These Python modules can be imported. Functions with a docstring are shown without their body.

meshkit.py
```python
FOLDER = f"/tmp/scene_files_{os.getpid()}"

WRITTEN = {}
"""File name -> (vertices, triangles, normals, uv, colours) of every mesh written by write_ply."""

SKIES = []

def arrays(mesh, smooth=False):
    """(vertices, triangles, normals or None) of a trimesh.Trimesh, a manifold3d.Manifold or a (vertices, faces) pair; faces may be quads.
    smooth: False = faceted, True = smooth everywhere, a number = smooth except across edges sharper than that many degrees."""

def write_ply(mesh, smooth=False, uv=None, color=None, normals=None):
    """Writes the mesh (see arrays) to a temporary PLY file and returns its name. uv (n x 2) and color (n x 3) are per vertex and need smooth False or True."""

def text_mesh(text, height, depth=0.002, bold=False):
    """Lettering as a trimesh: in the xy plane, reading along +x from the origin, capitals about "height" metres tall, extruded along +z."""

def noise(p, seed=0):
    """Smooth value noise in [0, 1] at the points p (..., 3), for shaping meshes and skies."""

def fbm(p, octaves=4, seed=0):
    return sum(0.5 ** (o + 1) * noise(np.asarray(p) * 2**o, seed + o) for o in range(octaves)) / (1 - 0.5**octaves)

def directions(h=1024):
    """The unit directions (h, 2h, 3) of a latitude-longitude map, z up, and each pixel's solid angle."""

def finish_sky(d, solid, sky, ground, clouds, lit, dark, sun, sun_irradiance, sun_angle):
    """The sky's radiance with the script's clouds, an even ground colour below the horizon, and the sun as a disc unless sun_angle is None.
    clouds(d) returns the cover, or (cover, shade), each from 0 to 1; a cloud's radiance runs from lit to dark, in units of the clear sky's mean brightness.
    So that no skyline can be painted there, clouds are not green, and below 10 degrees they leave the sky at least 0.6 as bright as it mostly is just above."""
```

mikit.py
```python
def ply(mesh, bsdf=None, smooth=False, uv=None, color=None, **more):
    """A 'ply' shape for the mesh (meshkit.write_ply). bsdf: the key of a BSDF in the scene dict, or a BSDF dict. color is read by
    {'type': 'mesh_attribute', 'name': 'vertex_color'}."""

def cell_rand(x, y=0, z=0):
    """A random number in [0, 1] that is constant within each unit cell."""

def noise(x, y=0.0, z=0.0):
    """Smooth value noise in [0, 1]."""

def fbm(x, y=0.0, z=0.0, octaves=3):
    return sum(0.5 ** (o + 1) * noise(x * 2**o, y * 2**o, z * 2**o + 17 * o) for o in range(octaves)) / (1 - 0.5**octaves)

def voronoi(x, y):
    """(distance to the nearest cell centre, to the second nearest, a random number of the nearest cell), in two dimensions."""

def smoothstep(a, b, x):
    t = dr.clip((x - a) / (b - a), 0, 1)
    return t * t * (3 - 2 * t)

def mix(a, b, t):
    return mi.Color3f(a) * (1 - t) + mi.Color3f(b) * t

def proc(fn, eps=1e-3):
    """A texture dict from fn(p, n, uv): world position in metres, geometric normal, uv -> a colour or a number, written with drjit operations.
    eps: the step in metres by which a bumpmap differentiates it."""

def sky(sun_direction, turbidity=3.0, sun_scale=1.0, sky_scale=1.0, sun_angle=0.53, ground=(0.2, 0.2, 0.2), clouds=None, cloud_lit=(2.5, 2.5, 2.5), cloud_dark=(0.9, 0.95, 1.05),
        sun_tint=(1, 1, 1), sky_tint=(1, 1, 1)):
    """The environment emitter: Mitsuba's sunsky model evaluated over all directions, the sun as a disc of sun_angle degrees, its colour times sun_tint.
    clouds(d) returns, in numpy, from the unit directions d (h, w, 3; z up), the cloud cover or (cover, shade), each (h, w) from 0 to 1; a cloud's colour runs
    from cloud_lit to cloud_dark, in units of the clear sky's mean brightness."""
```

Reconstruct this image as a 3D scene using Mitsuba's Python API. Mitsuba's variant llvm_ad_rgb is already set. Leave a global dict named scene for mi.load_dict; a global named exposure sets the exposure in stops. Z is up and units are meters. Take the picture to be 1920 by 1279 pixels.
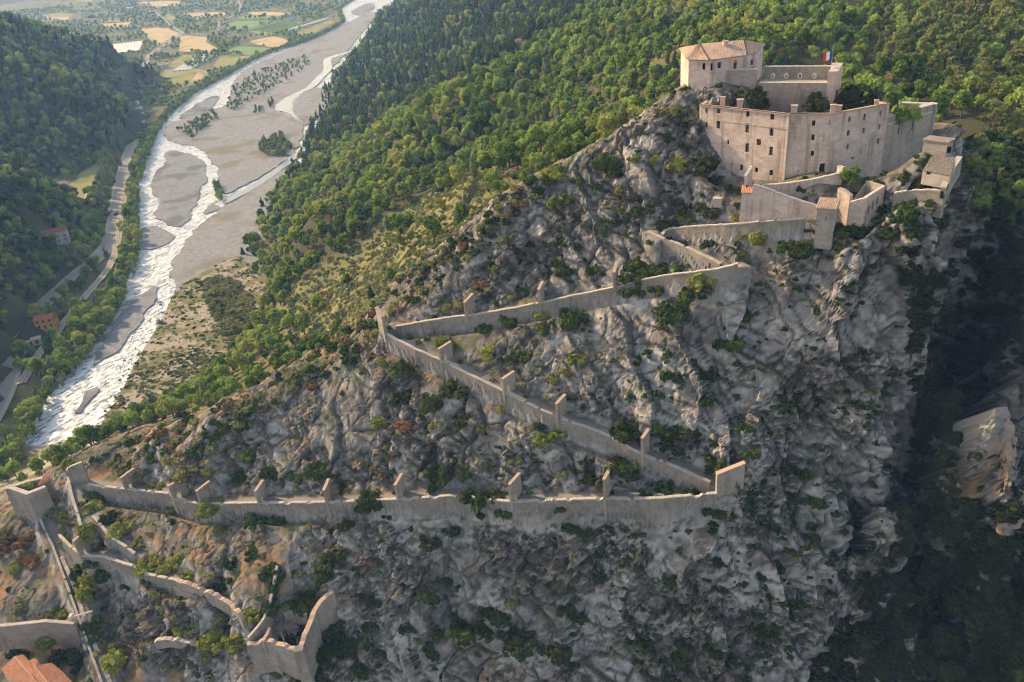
import math, random
import numpy as np, trimesh, mitsuba as mi, drjit as dr
import mikit, meshkit
from shapely.geometry import Polygon, LineString, Point, box as sbox
from shapely import affinity, contains_xy
from scipy.interpolate import RBFInterpolator, RegularGridInterpolator
from scipy.spatial import cKDTree
from scipy.ndimage import gaussian_filter

T = mi.ScalarTransform4f
PI = math.pi
rng = np.random.default_rng(7)
scene, labels = {}, {}

# ------------------------------------------------------------------ camera, sky, exposure
F, PITCH, ROLL, HC = 1493.0, math.radians(28.0), math.radians(5.5), 180.0
CAM = np.array([0.0, 0.0, HC])
FWD = np.array([0, math.cos(PITCH), -math.sin(PITCH)])
UP0 = np.array([0, math.sin(PITCH), math.cos(PITCH)])
RT0 = np.array([1.0, 0, 0])
RT = math.cos(ROLL) * RT0 - math.sin(ROLL) * UP0
UP = math.sin(ROLL) * RT0 + math.cos(ROLL) * UP0
scene['camera'] = {'type': 'perspective', 'fov': math.degrees(2 * math.atan(960 / F)), 'fov_axis': 'x', 'near_clip': 1.0, 'far_clip': 20000.0,
                   'to_world': T().look_at(origin=CAM.tolist(), target=(CAM + FWD).tolist(), up=UP.tolist())}
SUN_AZ, SUN_EL = math.radians(-53), math.radians(29)
SUN = np.array([math.sin(SUN_AZ) * math.cos(SUN_EL), math.cos(SUN_AZ) * math.cos(SUN_EL), math.sin(SUN_EL)])
scene['sky_light'] = mikit.sky(SUN.tolist(), turbidity=4.0, sun_scale=0.58, sky_scale=1.22, sky_tint=(1.27, 0.97, 0.76), sun_tint=(1.0, 0.95, 0.87))
exposure = 3.0


def rays(px, py):
    px, py = np.asarray(px, float), np.asarray(py, float)
    d = FWD + (px[..., None] - 960) / F * RT - (py[..., None] - 639.5) / F * UP
    return d / np.linalg.norm(d, axis=-1, keepdims=True)


def at(px, py, z):                     # the point at height z behind a pixel
    d = rays(px, py)
    return CAM + d * (z - HC) / d[2]


def atR(px, py, r):                    # the point r metres away
    return CAM + rays(px, py) * r


def zat(px, py, xy):                   # the height at which a pixel's ray passes over xy
    d = rays(px, py)
    return HC + d[2] / math.hypot(d[0], d[1]) * math.hypot(xy[0], xy[1])


def proj(p):
    v = np.asarray(p, float) - CAM
    w = v @ FWD
    return 960 + F * (v @ RT) / w, 639.5 - F * (v @ UP) / w


def zv(y):                             # the valley floor, which rises gently upstream
    return 0.005 * (np.asarray(y) - 300.0)


def atv(px, py, dz=0.0):               # the point of the valley floor behind a pixel
    d = rays(px, py)
    t = (0.005 * (0 - 300.0) + dz - HC) / (d[2] - 0.005 * d[1])
    return CAM + d * t


def sstep(a, b, x):
    t = np.clip((np.asarray(x, float) - a) / (b - a), 0, 1)
    return t * t * (3 - 2 * t)


fbm, vnoise = meshkit.fbm, meshkit.noise
# ------------------------------------------------------------------ the walled ramps: parapet tops as (px, py, height)
RAMPS = {
    'lower': dict(pts=[(160, 909, 35), (233, 917, 37), (318, 926, 39.4), (326, 936, 39.4), (377, 946, 40.8), (424, 944, 42.3), (610, 942, 47.4), (647, 941, 48.4), (748, 936, 51), (843, 930, 53.5), (879, 932, 54.1), (932, 939, 55.1), (960, 941, 55.7), (1130, 935, 59.5), (1240, 935, 61.6), (1345, 925, 63.6)], hw=6.5, w=3.6),
    'middle': dict(pts=[(723, 626, 80.5), (778, 655, 79.4), (829, 677, 78.2), (899, 712, 76.4), (950, 737, 75), (1016, 770, 73.2), (1055, 786, 72), (1102, 802, 70.6), (1145, 819, 69.3), (1180, 841, 68.2), (1208, 854, 67.4), (1259, 872, 66), (1331, 905, 64.2)], hw=5.5, w=3.4),
    'upper': dict(pts=[(741, 612, 81), (836, 596, 84.2), (875, 592, 85.5), (954, 579, 88.5), (1016, 567, 91), (1071, 555, 93.3), (1155, 538, 97.5), (1188, 528, 99.4), (1247, 516, 102.4), (1302, 510, 104.6), (1345, 504, 106), (1368, 499, 106.7), (1384, 494, 107.3)], hw=4.8, w=2.8),
    'short': dict(pts=[(1214, 433, 108.8), (1243, 447, 108.3), (1263, 454, 108.0), (1288, 464, 107.6), (1313, 476, 107.1), (1350, 494, 106.4)], hw=4.2, w=2.6),
    'top': dict(pts=[(1244, 439, 108.9), (1250, 431, 109.2), (1261, 427, 109.6), (1300, 424, 111.2), (1363, 421, 113.3), (1420, 416, 114.9), (1509, 409, 116.5)], hw=4.8, w=3.4),
    'link': dict(pts=[(340, 1091, 30), (312, 1085, 29.6), (270, 1076, 29), (250, 1062, 28.8), (235, 1058, 28.6), (190, 1044, 28), (155, 1043, 27), (130, 1025, 26), (108, 1003, 25.5)], hw=5.0, w=2.6),
    'bend': dict(pts=[(250, 1038, 30.5), (230, 1023, 31), (205, 1008, 31.6), (192, 992, 32), (180, 976, 32.4), (171, 968, 32.6)], hw=4.0, w=2.6),
}
for r in RAMPS.values():
    r['p'] = np.array([at(*q) for q in r['pts']])
    if r['p'][0, 0] > r['p'][-1, 0]:
        r['p'] = r['p'][::-1].copy()          # always from left to right: uphill is on the left hand


def seg_field(P, poly):
    """distance along the normal (positive uphill), clamped distance and height for the plan points P against a polyline."""
    best = np.full(len(P), 1e9); sd = np.zeros(len(P)); zz = np.zeros(len(P)); ss = np.zeros(len(P)); run = 0.0
    for a, b in zip(poly[:-1], poly[1:]):
        t = b[:2] - a[:2]; L = np.hypot(*t); t = t / L; n = np.array([-t[1], t[0]])
        q = P - a[:2]; u = np.clip(q @ t, 0, L); dd = q - u[:, None] * t
        dist = np.hypot(dd[:, 0], dd[:, 1]); m = dist < best
        best[m] = dist[m]; sd[m] = np.where(q[m] @ n >= 0, 1, -1) * dist[m]; zz[m] = a[2] + (b[2] - a[2]) * u[m] / L; ss[m] = run + u[m]
        run += L
    return sd, best, zz, ss


def resample(poly, step):
    s = np.r_[0, np.cumsum(np.linalg.norm(np.diff(poly[:, :2], axis=0), axis=1))]
    n = max(2, int(s[-1] / step) + 1)
    q = np.linspace(0, s[-1], n)
    return np.stack([np.interp(q, s, poly[:, k]) for k in range(3)], 1)


def uphill(poly):
    t = np.gradient(poly[:, :2], axis=0); t /= np.linalg.norm(t, axis=1, keepdims=True)
    return np.stack([-t[:, 1], t[:, 0]], 1)


# stairway from the river tower down to the village: both parapets (left one measured)
STAIR = np.array([at(*q) for q in [(65, 944, 26.5), (82, 985, 24.3), (100, 1022, 22), (125, 1090, 18.8), (150, 1160, 15.5), (172, 1222, 12), (196, 1290, 8.5)]])[::-1].copy()
WESTPATH = np.array([at(*q) for q in [(129, 893, 35), (137, 930, 33.5), (147, 960, 32.4), (154, 985, 31.6)]])[::-1].copy()
VILLWALL = np.array([at(*q) for q in [(-40, 1180, 16), (0, 1175, 16.5), (85, 1166, 17.5), (138, 1170, 17)]])

# ------------------------------------------------------------------ ground: control points
CP = []
for k, r in RAMPS.items():
    p = resample(r['p'], 9); n = uphill(p)
    for a, m in zip(p, n):
        CP.append((*(a[:2] + m * r['w'] * 0.5), a[2] - 2.0))
for a in resample(STAIR, 10): CP.append((a[0] + 1.2, a[1], a[2] - 1.0))
for a in resample(WESTPATH, 8): CP.append((a[0] + 1.0, a[1], a[2] - 1.5))
for px, py, r in [
        # crest of the near ridge
        (880, 440, 230), (940, 385, 228), (1000, 335, 225), (1100, 290, 221), (1170, 300, 213), (1200, 290, 209), (1245, 225, 211), (1285, 190, 213), (1340, 165, 215),
        (800, 500, 236), (740, 560, 238), (640, 640, 245), (580, 660, 248), (520, 690, 250), (440, 760, 248), (400, 780, 254), (300, 810, 270), (200, 842, 291), (120, 872, 304),
        (1310, 330, 199), (1200, 380, 204), (1250, 340, 200), (1350, 380, 196), (1280, 400, 199), (1100, 400, 215), (1000, 450, 219), (930, 500, 221),
        # big cliff under the lowest ramp
        (1400, 1279, 204), (1250, 1279, 206), (1100, 1279, 209), (960, 1279, 212), (830, 1279, 218), (700, 1279, 228), (600, 1279, 232), (1000, 1100, 205), (1250, 1100, 198), (800, 1120, 215),
        (1700, 640, 230), (1705, 750, 236), (1702, 900, 240), (1682, 1050, 243), (1640, 1130, 238), (1560, 1200, 229), (1720, 560, 214),
        # right buttress and the gully behind it
        (1600, 470, 185), (1480, 450, 188), (1430, 520, 190), (1650, 560, 187), (1560, 520, 187), (1680, 600, 189), (1675, 750, 190), (1668, 900, 191), (1640, 1050, 196), (1500, 1100, 199), (1560, 900, 191), (1480, 760, 190), (1420, 620, 189), (1450, 1279, 208), (1550, 1279, 217),
        (1700, 470, 193), (1760, 400, 194), (1790, 460, 199), (1740, 500, 200), (1770, 560, 212),
        (1750, 700, 236), (1800, 600, 246), (1740, 850, 243), (1740, 1000, 247), (1640, 1200, 236), (1720, 1279, 236), (1850, 1200, 222), (1850, 1050, 226), (1840, 960, 212),
        (1900, 600, 214), (1900, 500, 225), (1900, 742, 190), (1865, 760, 190), (1835, 795, 190), (1812, 850, 192), (1822, 915, 197), (1880, 830, 190), (1850, 660, 226), (1900, 690, 204), (1910, 900, 198), (1950, 800, 186), (1980, 1000, 205), (1960, 1279, 205),
        (1880, 400, 236), (1830, 330, 222), (1800, 250, 232), (1765, 300, 194), (1700, 310, 194), (1735, 268, 195), (1665, 345, 191), (1725, 345, 189), (1700, 388, 184), (1745, 394, 183), (1770, 398, 183), (1680, 372, 186)]:
    CP.append(tuple(atR(px, py, r)))
for px, py, z in [
        (60, 930, 24), (20, 960, 24), (0, 1010, 19), (30, 1060, 17), (0, 1110, 13), (80, 1120, 16), (60, 1155, 13.5), (0, 1160, 11), (130, 1130, 15), (0, 1230, 4), (60, 1215, 6), (130, 1235, 5), (30, 1290, 2), (-60, 1279, 1), (170, 1290, 6),
        (110, 940, 27), (100, 900, 29), (120, 980, 27), (175, 1100, 14), (190, 1160, 9), (200, 1240, 5), (230, 1180, 11), (260, 1130, 21), (290, 1110, 25), (240, 1230, 6), (225, 1290, 3), (300, 1160, 22), (290, 1215, 16), (330, 1130, 26), (360, 1215, 17.5),
        (380, 1100, 29), (440, 1140, 29), (480, 1170, 28), (400, 1180, 21), (440, 1200, 21), (340, 1260, 11), (420, 1279, 9), (460, 1250, 17), (560, 1266, 16), (500, 1290, 9), (380, 1290, 6), (300, 1290, 4),
        (540, 1130, 29), (545, 1180, 25), (520, 1090, 32), (600, 1120, 29), (630, 1120, 30), (600, 1200, 20)]:
    CP.append(tuple(at(px, py, z)))
H_ = [atR(1594, 379, 186.3), atR(1610, 374.5, 185.9), atR(1626, 370, 185.5), atR(1643, 359, 186.7), atR(1659, 349, 188)]
for k_, q in enumerate(H_):
    CP.append((q[0], q[1] - 1.3, 111.3 + 0.9 * k_)); CP.append((q[0] + 0.6, q[1] + 2.2, 113.6 + 0.7 * k_))
FA_, FB_ = (at(px, py, 135.65)[:2] for px, py in [(1312, 195.5), (1480, 213.5)])
for t_, px, py in [(-0.06, 1308, 262), (0.02, 1316, 277), (0.16, 1338, 290), (0.28, 1360, 322), (0.36, 1372, 336), (0.52, 1400, 342), (0.76, 1440, 345), (1.0, 1479, 344)]:
    q = FA_ + (FB_ - FA_) * t_ + np.array([-0.75, -0.67]) * 1.0
    CP.append((*q, zat(px, py, q))); CP.append((*(q + np.array([-0.75, -0.67]) * 3), zat(px, py, q) - 1.5))
for px, py, r in [(1575, 412, 185.5), (1598, 426, 183), (1628, 434, 182.3), (1655, 414, 184.3), (1590, 445, 182), (1640, 450, 182), (1540, 352, 191), (1500, 352, 192), (1655, 338, 193), (1300, 168, 215.5), (1345, 160, 214.5), (1385, 163, 214), (1412, 163, 214), (1330, 185, 212), (1370, 185, 211.5), (1405, 190, 211), (1318, 200, 209)]: CP.append(tuple(atR(px, py, r)))
for x, y, z in [(106, 178, 122), (118, 186, 119), (76, 196, 124), (95, 196, 123), (57, 216, 138), (76, 217, 136), (100, 212, 122), (60, 228, 129), (50, 200, 127),
                (75, 245, 116), (45, 240, 112), (100, 235, 117), (20, 240, 108), (-10, 245, 94), (-40, 240, 80), (-60, 240, 55), (-90, 232, 40), (140, 250, 118)]:
    CP.append((x, y, z))
CP = np.array(CP)
FP = []                                # the wider land
for px, py, r in [(800, 400, 285), (870, 380, 270), (760, 470, 270), (700, 500, 310), (900, 330, 270), (640, 560, 300), (640, 300, 490), (700, 420, 350), (560, 440, 400), (620, 480, 360), (500, 480, 528), (700, 250, 520), (800, 200, 540), (900, 150, 560), (1000, 80, 600), (1120, 0, 640), (1050, 150, 430), (1150, 200, 330), (950, 260, 370), (850, 300, 400), (1180, 250, 270), (1250, 100, 340), (1250, 0, 470), (1500, 60, 330), (1500, 0, 430), (1700, 100, 320), (1800, 0, 420), (1900, 200, 290), (1900, 60, 360), (2100, 100, 340), (2100, 300, 260), (2200, -50, 420),
        # slope of dark conifers beyond
        (1000, 20, 800), (900, 60, 840), (800, 60, 1000), (850, 130, 780), (700, 150, 850), (650, 220, 760), (760, 60, 1150), (1100, -60, 900), (900, -60, 1200),
        # left hill, and the lower wooded spur in front of the farm
        (100, 250, 885), (0, 250, 805), (180, 250, 955), (60, 130, 1040), (140, 180, 1010), (215, 150, 1240), (212, 200, 1130), (232, 98, 1385), (244, 135, 1330), (200, 75, 1335), (100, 60, 1240), (0, 40, 1160), (-200, 250, 700), (-300, 120, 900), (-200, 30, 1100),
        (165, 398, 690), (120, 378, 680), (60, 352, 668), (0, 336, 650), (-100, 320, 620), (100, 430, 672), (105, 452, 652), (0, 430, 590), (60, 460, 640), (0, 500, 545), (0, 560, 500), (-100, 450, 540), (40, 570, 525), (0, 620, 480), (-100, 600, 440)]:
    FP.append(tuple(atR(px, py, r)))
VB = [(0, 700), (30, 660), (60, 610), (100, 590), (150, 530), (180, 500), (212, 460), (218, 400), (228, 340), (243, 280), (215, 330), (190, 310), (245, 200), (262, 150), (275, 120), (280, 140), (290, 165), (275, 190), (268, 215), (310, 150), (330, 140), (300, 110), (285, 125), (258, 170), (110, 350), (100, 335), (160, 335), (170, 365), (190, 305), (140, 372), (20, 345), (-60, 345), (30, 700), (80, 600), (150, 470), (180, 440), (280, 60), (200, 40), (100, 30), (230, 60),
      (270, 700), (230, 780), (200, 810), (330, 760), (380, 700), (450, 660), (500, 610), (520, 560), (450, 520), (440, 460), (480, 395), (530, 335), (570, 250), (592, 200), (590, 160), (640, 120), (700, 45), (735, 0), (330, 540), (400, 300), (400, 100), (300, 80), (160, 30), (500, 20), (600, 10), (60, 850), (0, 900), (0, 800), (100, 5), (0, 10), (745, -15)]
for px, py in VB:
    FP.append(tuple(atv(px, py, 0.5)))
for x, y, z in [(700, 1800, 230), (700, 4000, 260), (-560, 1470, 6), (-680, 1600, 7), (-820, 1780, 8), (-1050, 1950, 9), (-1400, 2100, 12), (-700, 3200, 14), (-2500, 3000, 20), (-2600, 1500, 160), (-1400, 1000, 190), (-1000, 400, 170), (-800, 150, 120), (200, 1500, 190), (900, 900, 330), (1000, 300, 280), (700, 2500, 300), (0, 3500, 60), (600, 0, 120), (-400, 0, 0), (-150, 60, 0), (0, 40, 0), (60, 60, 3), (250, 60, 60), (-2500, 5200, 90), (600, 5200, 150), (-900, 5200, 40), (-2600, -200, 200), (100, -200, 0)]:
    FP.append((x, y, z))
FP = np.array(FP)
allp = np.vstack([CP, FP])
rbf = RBFInterpolator(allp[:, :2] / 100.0, allp[:, 2], kernel='linear', smoothing=0.0)
X0, X1, Y0, Y1, STEP = -215.0, 138.0, 84.0, 300.0, 0.5
STEPY = 0.36
gx, gy = np.arange(X0 - 8, X1 + 9, 2.0), np.arange(Y0 - 8, Y1 + 9, 2.0)
GX, GY = np.meshgrid(gx, gy, indexing='ij')
base2 = rbf(np.stack([GX.ravel(), GY.ravel()], 1) / 100.0).reshape(GX.shape)
base2 = gaussian_filter(base2, 0.6)
near_i = RegularGridInterpolator((gx, gy), base2, method='linear', bounds_error=False, fill_value=None)
fx = np.r_[np.arange(-2700, -600, 50.0), np.arange(-600, 320, 10.0), np.arange(320, 701, 40.0)]
fy = np.r_[np.arange(-200, 100, 20.0), np.arange(100, 900, 10.0), np.arange(900, 5200, 50.0)]
FX, FY = np.meshgrid(fx, fy, indexing='ij')
base10 = rbf(np.stack([FX.ravel(), FY.ravel()], 1) / 100.0).reshape(FX.shape)
far_i = RegularGridInterpolator((fx, fy), base10, method='linear', bounds_error=False, fill_value=None)


def ground0(x, y):
    P = np.stack([np.asarray(x, float), np.asarray(y, float)], -1)
    inside = (P[..., 0] > X0) & (P[..., 0] < X1) & (P[..., 1] > Y0) & (P[..., 1] < Y1)
    return np.where(inside, near_i(P), far_i(P))
# ------------------------------------------------------------------ the near hill: carved ramps, broken limestone
def grid_faces(n, m):
    i = np.arange(n * m).reshape(n, m)
    f = np.stack([i[:-1, :-1], i[1:, :-1], i[1:, 1:], i[:-1, 1:]], -1).reshape(-1, 4)
    return np.vstack([f[:, [0, 1, 2]], f[:, [0, 2, 3]]])


hx, hy = np.arange(X0, X1 + 0.01, STEP), np.arange(Y0, Y1 + 0.01, STEPY)
HX, HY = np.meshgrid(hx, hy, indexing='ij')
P2 = np.stack([HX.ravel(), HY.ravel()], 1)
smooth2 = gaussian_filter(base2, 1.2)
sm_i = RegularGridInterpolator((gx, gy), smooth2, method='linear', bounds_error=False, fill_value=None)
z = RegularGridInterpolator((gx, gy), base2, method='cubic', bounds_error=False, fill_value=None)(P2)
gxs, gys = np.gradient(sm_i(P2).reshape(HX.shape), STEP, STEPY)
N0 = np.stack([-gxs, -gys, np.ones_like(gxs)], -1)
N0 /= np.linalg.norm(N0, axis=-1, keepdims=True)
N0 = N0.reshape(-1, 3)


def worley(p, cell, seed, jitter=0.95):
    """distances to the nearest and second nearest of jittered lattice points, and a random number of the nearest."""
    g = np.random.default_rng(seed)
    lo, hi = np.floor(p.min(0) / cell) - 1, np.ceil(p.max(0) / cell) + 1
    key = np.floor(p / cell).astype(int)
    cells = np.unique((key[:, None, :] + np.array([[a, b, c] for a in (-1, 0, 1) for b in (-1, 0, 1) for c in (-1, 0, 1)])[None]).reshape(-1, 3)[:: 1], axis=0) if len(p) < 20000 else None
    if cells is None:
        k = np.unique(key, axis=0)
        cells = np.unique((k[:, None, :] + np.array([[a, b, c] for a in (-1, 0, 1) for b in (-1, 0, 1) for c in (-1, 0, 1)])[None]).reshape(-1, 3), axis=0)
    pts = (cells + 0.5 + (g.random(cells.shape) - 0.5) * jitter) * cell
    rnd = g.random(len(cells))
    d, i = cKDTree(pts).query(p, k=2, workers=-1)
    return d[:, 0] / cell, d[:, 1] / cell, rnd[i[:, 0]]


CASTLE2 = Polygon([(55, 172), (57, 168), (69, 160), (78, 156), (92, 162), (100, 172), (90, 176), (66, 177)])
CX = [-215, -156, -138, -115, -93, -83, -73, -52, -33, -9, 10, 26, 38, 50, 80, 112, 113, 140]
CY = [250, 234, 232, 226, 222, 222, 226, 226, 226, 228, 226, 222, 222, 228, 228, 226, 198, 196]
CASTLE = Polygon([(50, 192), (65.5, 175.5), (88, 174), (102, 179), (112, 190), (112, 215), (88, 222), (72, 212), (72, 192), (60, 192), (54, 198)])
mask = np.ones(len(P2))                 # how freely the rock may break up
path = np.zeros(len(P2))                # walked on
for k, r in list(RAMPS.items()):
    sd, dist, zz, ss = seg_field(P2, r['p'])
    L = ss.max(); w, hw = r['w'], r['hw']
    near = dist < 14
    lvl = zz - 1.0
    inn = near & (sd >= -0.2) & (dist < w + 3)
    z[inn] = (lvl + (z - lvl) * sstep(w, w + 2.5, dist))[inn]
    out = near & (sd < -0.2) & (dist < 4)
    tgt = np.minimum(z, zz - hw)
    z[out] = (tgt + (z - tgt) * sstep(1.5, 4.0, dist))[out]
    mask = np.minimum(mask, np.where(sd > -0.2, sstep(w, w + 3, dist), sstep(0.3, 3, dist)))
    path = np.maximum(path, np.where(sd > -0.3, 1 - sstep(w - 0.4, w + 0.5, dist), 0))
for poly, side in ((STAIR, 1), (WESTPATH, 1)):
    q = poly.copy(); q[:, 0] += 1.25
    sd, dist, zz, ss = seg_field(P2, q)
    near = dist < 6
    z[near] = (zz - 1.0 + (z - zz + 1.0) * sstep(1.6, 4.5, dist))[near]
    mask = np.minimum(mask, sstep(1.5, 5, dist)); path = np.maximum(path, 1 - sstep(1.2, 1.6, dist))
edge = np.minimum.reduce([P2[:, 0] - X0, X1 - P2[:, 0], P2[:, 1] - Y0, Y1 - P2[:, 1]])
mask *= sstep(0, 12, edge)
inC = contains_xy(CASTLE, P2[:, 0], P2[:, 1])
mask[inC] *= 0.15
mask[contains_xy(CASTLE2, P2[:, 0], P2[:, 1])] *= 0.12
fan = sstep(6, 14, z)                   # the flat by the river stays smooth
mask *= 0.1 + 0.9 * fan
# resample the carved ground on a tilted grid, so that cliffs get as many points as slopes do
TILT = math.radians(42); DIR = np.array([0, -math.sin(TILT), math.cos(TILT)]); EW = np.array([0, math.cos(TILT), math.sin(TILT)])
hs_ = mi.load_dict({'type': 'scene', 'a': mikit.ply((np.c_[P2, z], grid_faces(*HX.shape)))})
tx_, tw_ = np.arange(X0 + 0.1, X1, 0.40), np.arange(66, 286, 0.36)
TX, TW = np.meshgrid(tx_, tw_, indexing='ij')
O = np.stack([TX, TW * EW[1], TW * EW[2]], -1).reshape(-1, 3) + DIR * 400


def shoot(sc, o, d):
    o, d = np.broadcast_to(o, np.broadcast_shapes(np.shape(o), np.shape(d))), np.broadcast_to(d, np.broadcast_shapes(np.shape(o), np.shape(d)))
    si = sc.ray_intersect(mi.Ray3f(mi.Point3f(*[mi.Float(np.ascontiguousarray(o[:, k])) for k in range(3)]), mi.Vector3f(*[mi.Float(np.ascontiguousarray(d[:, k])) for k in range(3)])))
    t = np.array(si.t).astype(float); ok = np.isfinite(t)
    return o + d * np.where(ok, t, 0)[:, None], ok, np.array(si.n).T


V, okV, _ = shoot(hs_, O, -DIR)
G_, K_ = V.reshape(*TX.shape, 3), okV.reshape(TX.shape)
for i_ in range(len(tx_)):               # fill what the slanting rays miss from its neighbours in the column
    k_ = K_[i_]
    if not k_.all():
        for a_ in (0, 1, 2): G_[i_, ~k_, a_] = np.interp(tw_[~k_], tw_[k_], G_[i_, k_, a_])
V = G_.reshape(-1, 3)
at2 = lambda f: RegularGridInterpolator((hx, hy), f.reshape(HX.shape), method='linear', bounds_error=False, fill_value=None)(V[:, :2])
mask, path = at2(mask), at2(path)
N0 = np.stack([at2(N0[:, k]) for k in range(3)], 1); N0 /= np.linalg.norm(N0, axis=1, keepdims=True) + 1e-9
P2, z = V[:, :2].copy(), V[:, 2].copy()
steep = sstep(0.93, 0.6, N0[:, 2])
warp = np.stack([fbm(V / 11.0, 3, s) for s in (11, 12, 13)], 1) - 0.5
Q = V + warp * 9.0
# joints dip steeply to the right: stretch the cells along that direction
dipv = np.array([0.25, 0.35, 0.9]); dipv /= np.linalg.norm(dipv)
Qs = Q - (Q @ dipv)[:, None] * dipv * 0.5
b1, c1, r1 = worley(Qs, 11.0, 1)
b2, c2, r2 = worley(Qs + warp * 3, 4.6, 2)
b3, c3, r3 = worley(V + warp * 2.5, 2.0, 3)
crack = np.exp(-(c1 - b1) / 0.07) * 1.0 + np.exp(-(c2 - b2) / 0.1) * 0.6
big = fbm(V / np.array([34.0, 34.0, 60.0]), 3, 21) - 0.5
rough = sstep(0.44, 0.57, fbm(V / 16.0, 3, 31))        # slabs stay smooth, other faces are crumbly
rib = np.abs(fbm(np.stack([P2[:, 0] / 15.0, P2[:, 1] / 15.0, z / 70.0], 1), 2, 41) - 0.5) * 2
def ridged(p, octaves, seed):
    tot, a, nrm = 0, 1.0, 0
    for o in range(octaves):
        r = 1 - np.abs(2 * vnoise(p * 2.03 ** o, seed + o) - 1)
        tot, nrm, a = tot + a * r * r, nrm + a, a * 0.55
    return tot / nrm


fiss = sstep(0.45, 0.6, fbm(V / 20.0, 2, 32))          # only some faces show wide joints
rg = ridged(Q / np.array([9.0, 9.0, 13.0]), 5, 52)
rg2 = ridged((V + warp * 1.5) / 1.9, 3, 57)
crack = (np.exp(-(c1 - b1) / 0.045) * (0.35 + 0.65 * fiss) * 1.1 + np.exp(-(c2 - b2) / 0.06) * (0.25 + 0.6 * rough) + np.exp(-(c3 - b3) / 0.10) * 0.45 * rough) * (0.35 + 1.0 * sstep(0.35, 0.65, fbm(V / 3.0, 2, 58)))
disp = 9.0 * big + (r1 - 0.5) * 3.2 + (r2 - 0.5) * (1.0 + 1.2 * rough) - 1.3 * fiss * np.exp(-(c1 - b1) / 0.06) - (0.3 + 0.6 * rough) * np.exp(-(c2 - b2) / 0.07)
disp += (0.55 - rg) * (1.2 + 3.0 * rough) + (0.5 - rg2) * (0.25 + 0.9 * rough) + rough * (r3 - 0.5) * 0.6 + (fbm(V / 0.85, 2, 51) - 0.5) * (0.5 + 0.6 * rough)
disp += 3.0 * (rib - 0.35) * steep
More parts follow.
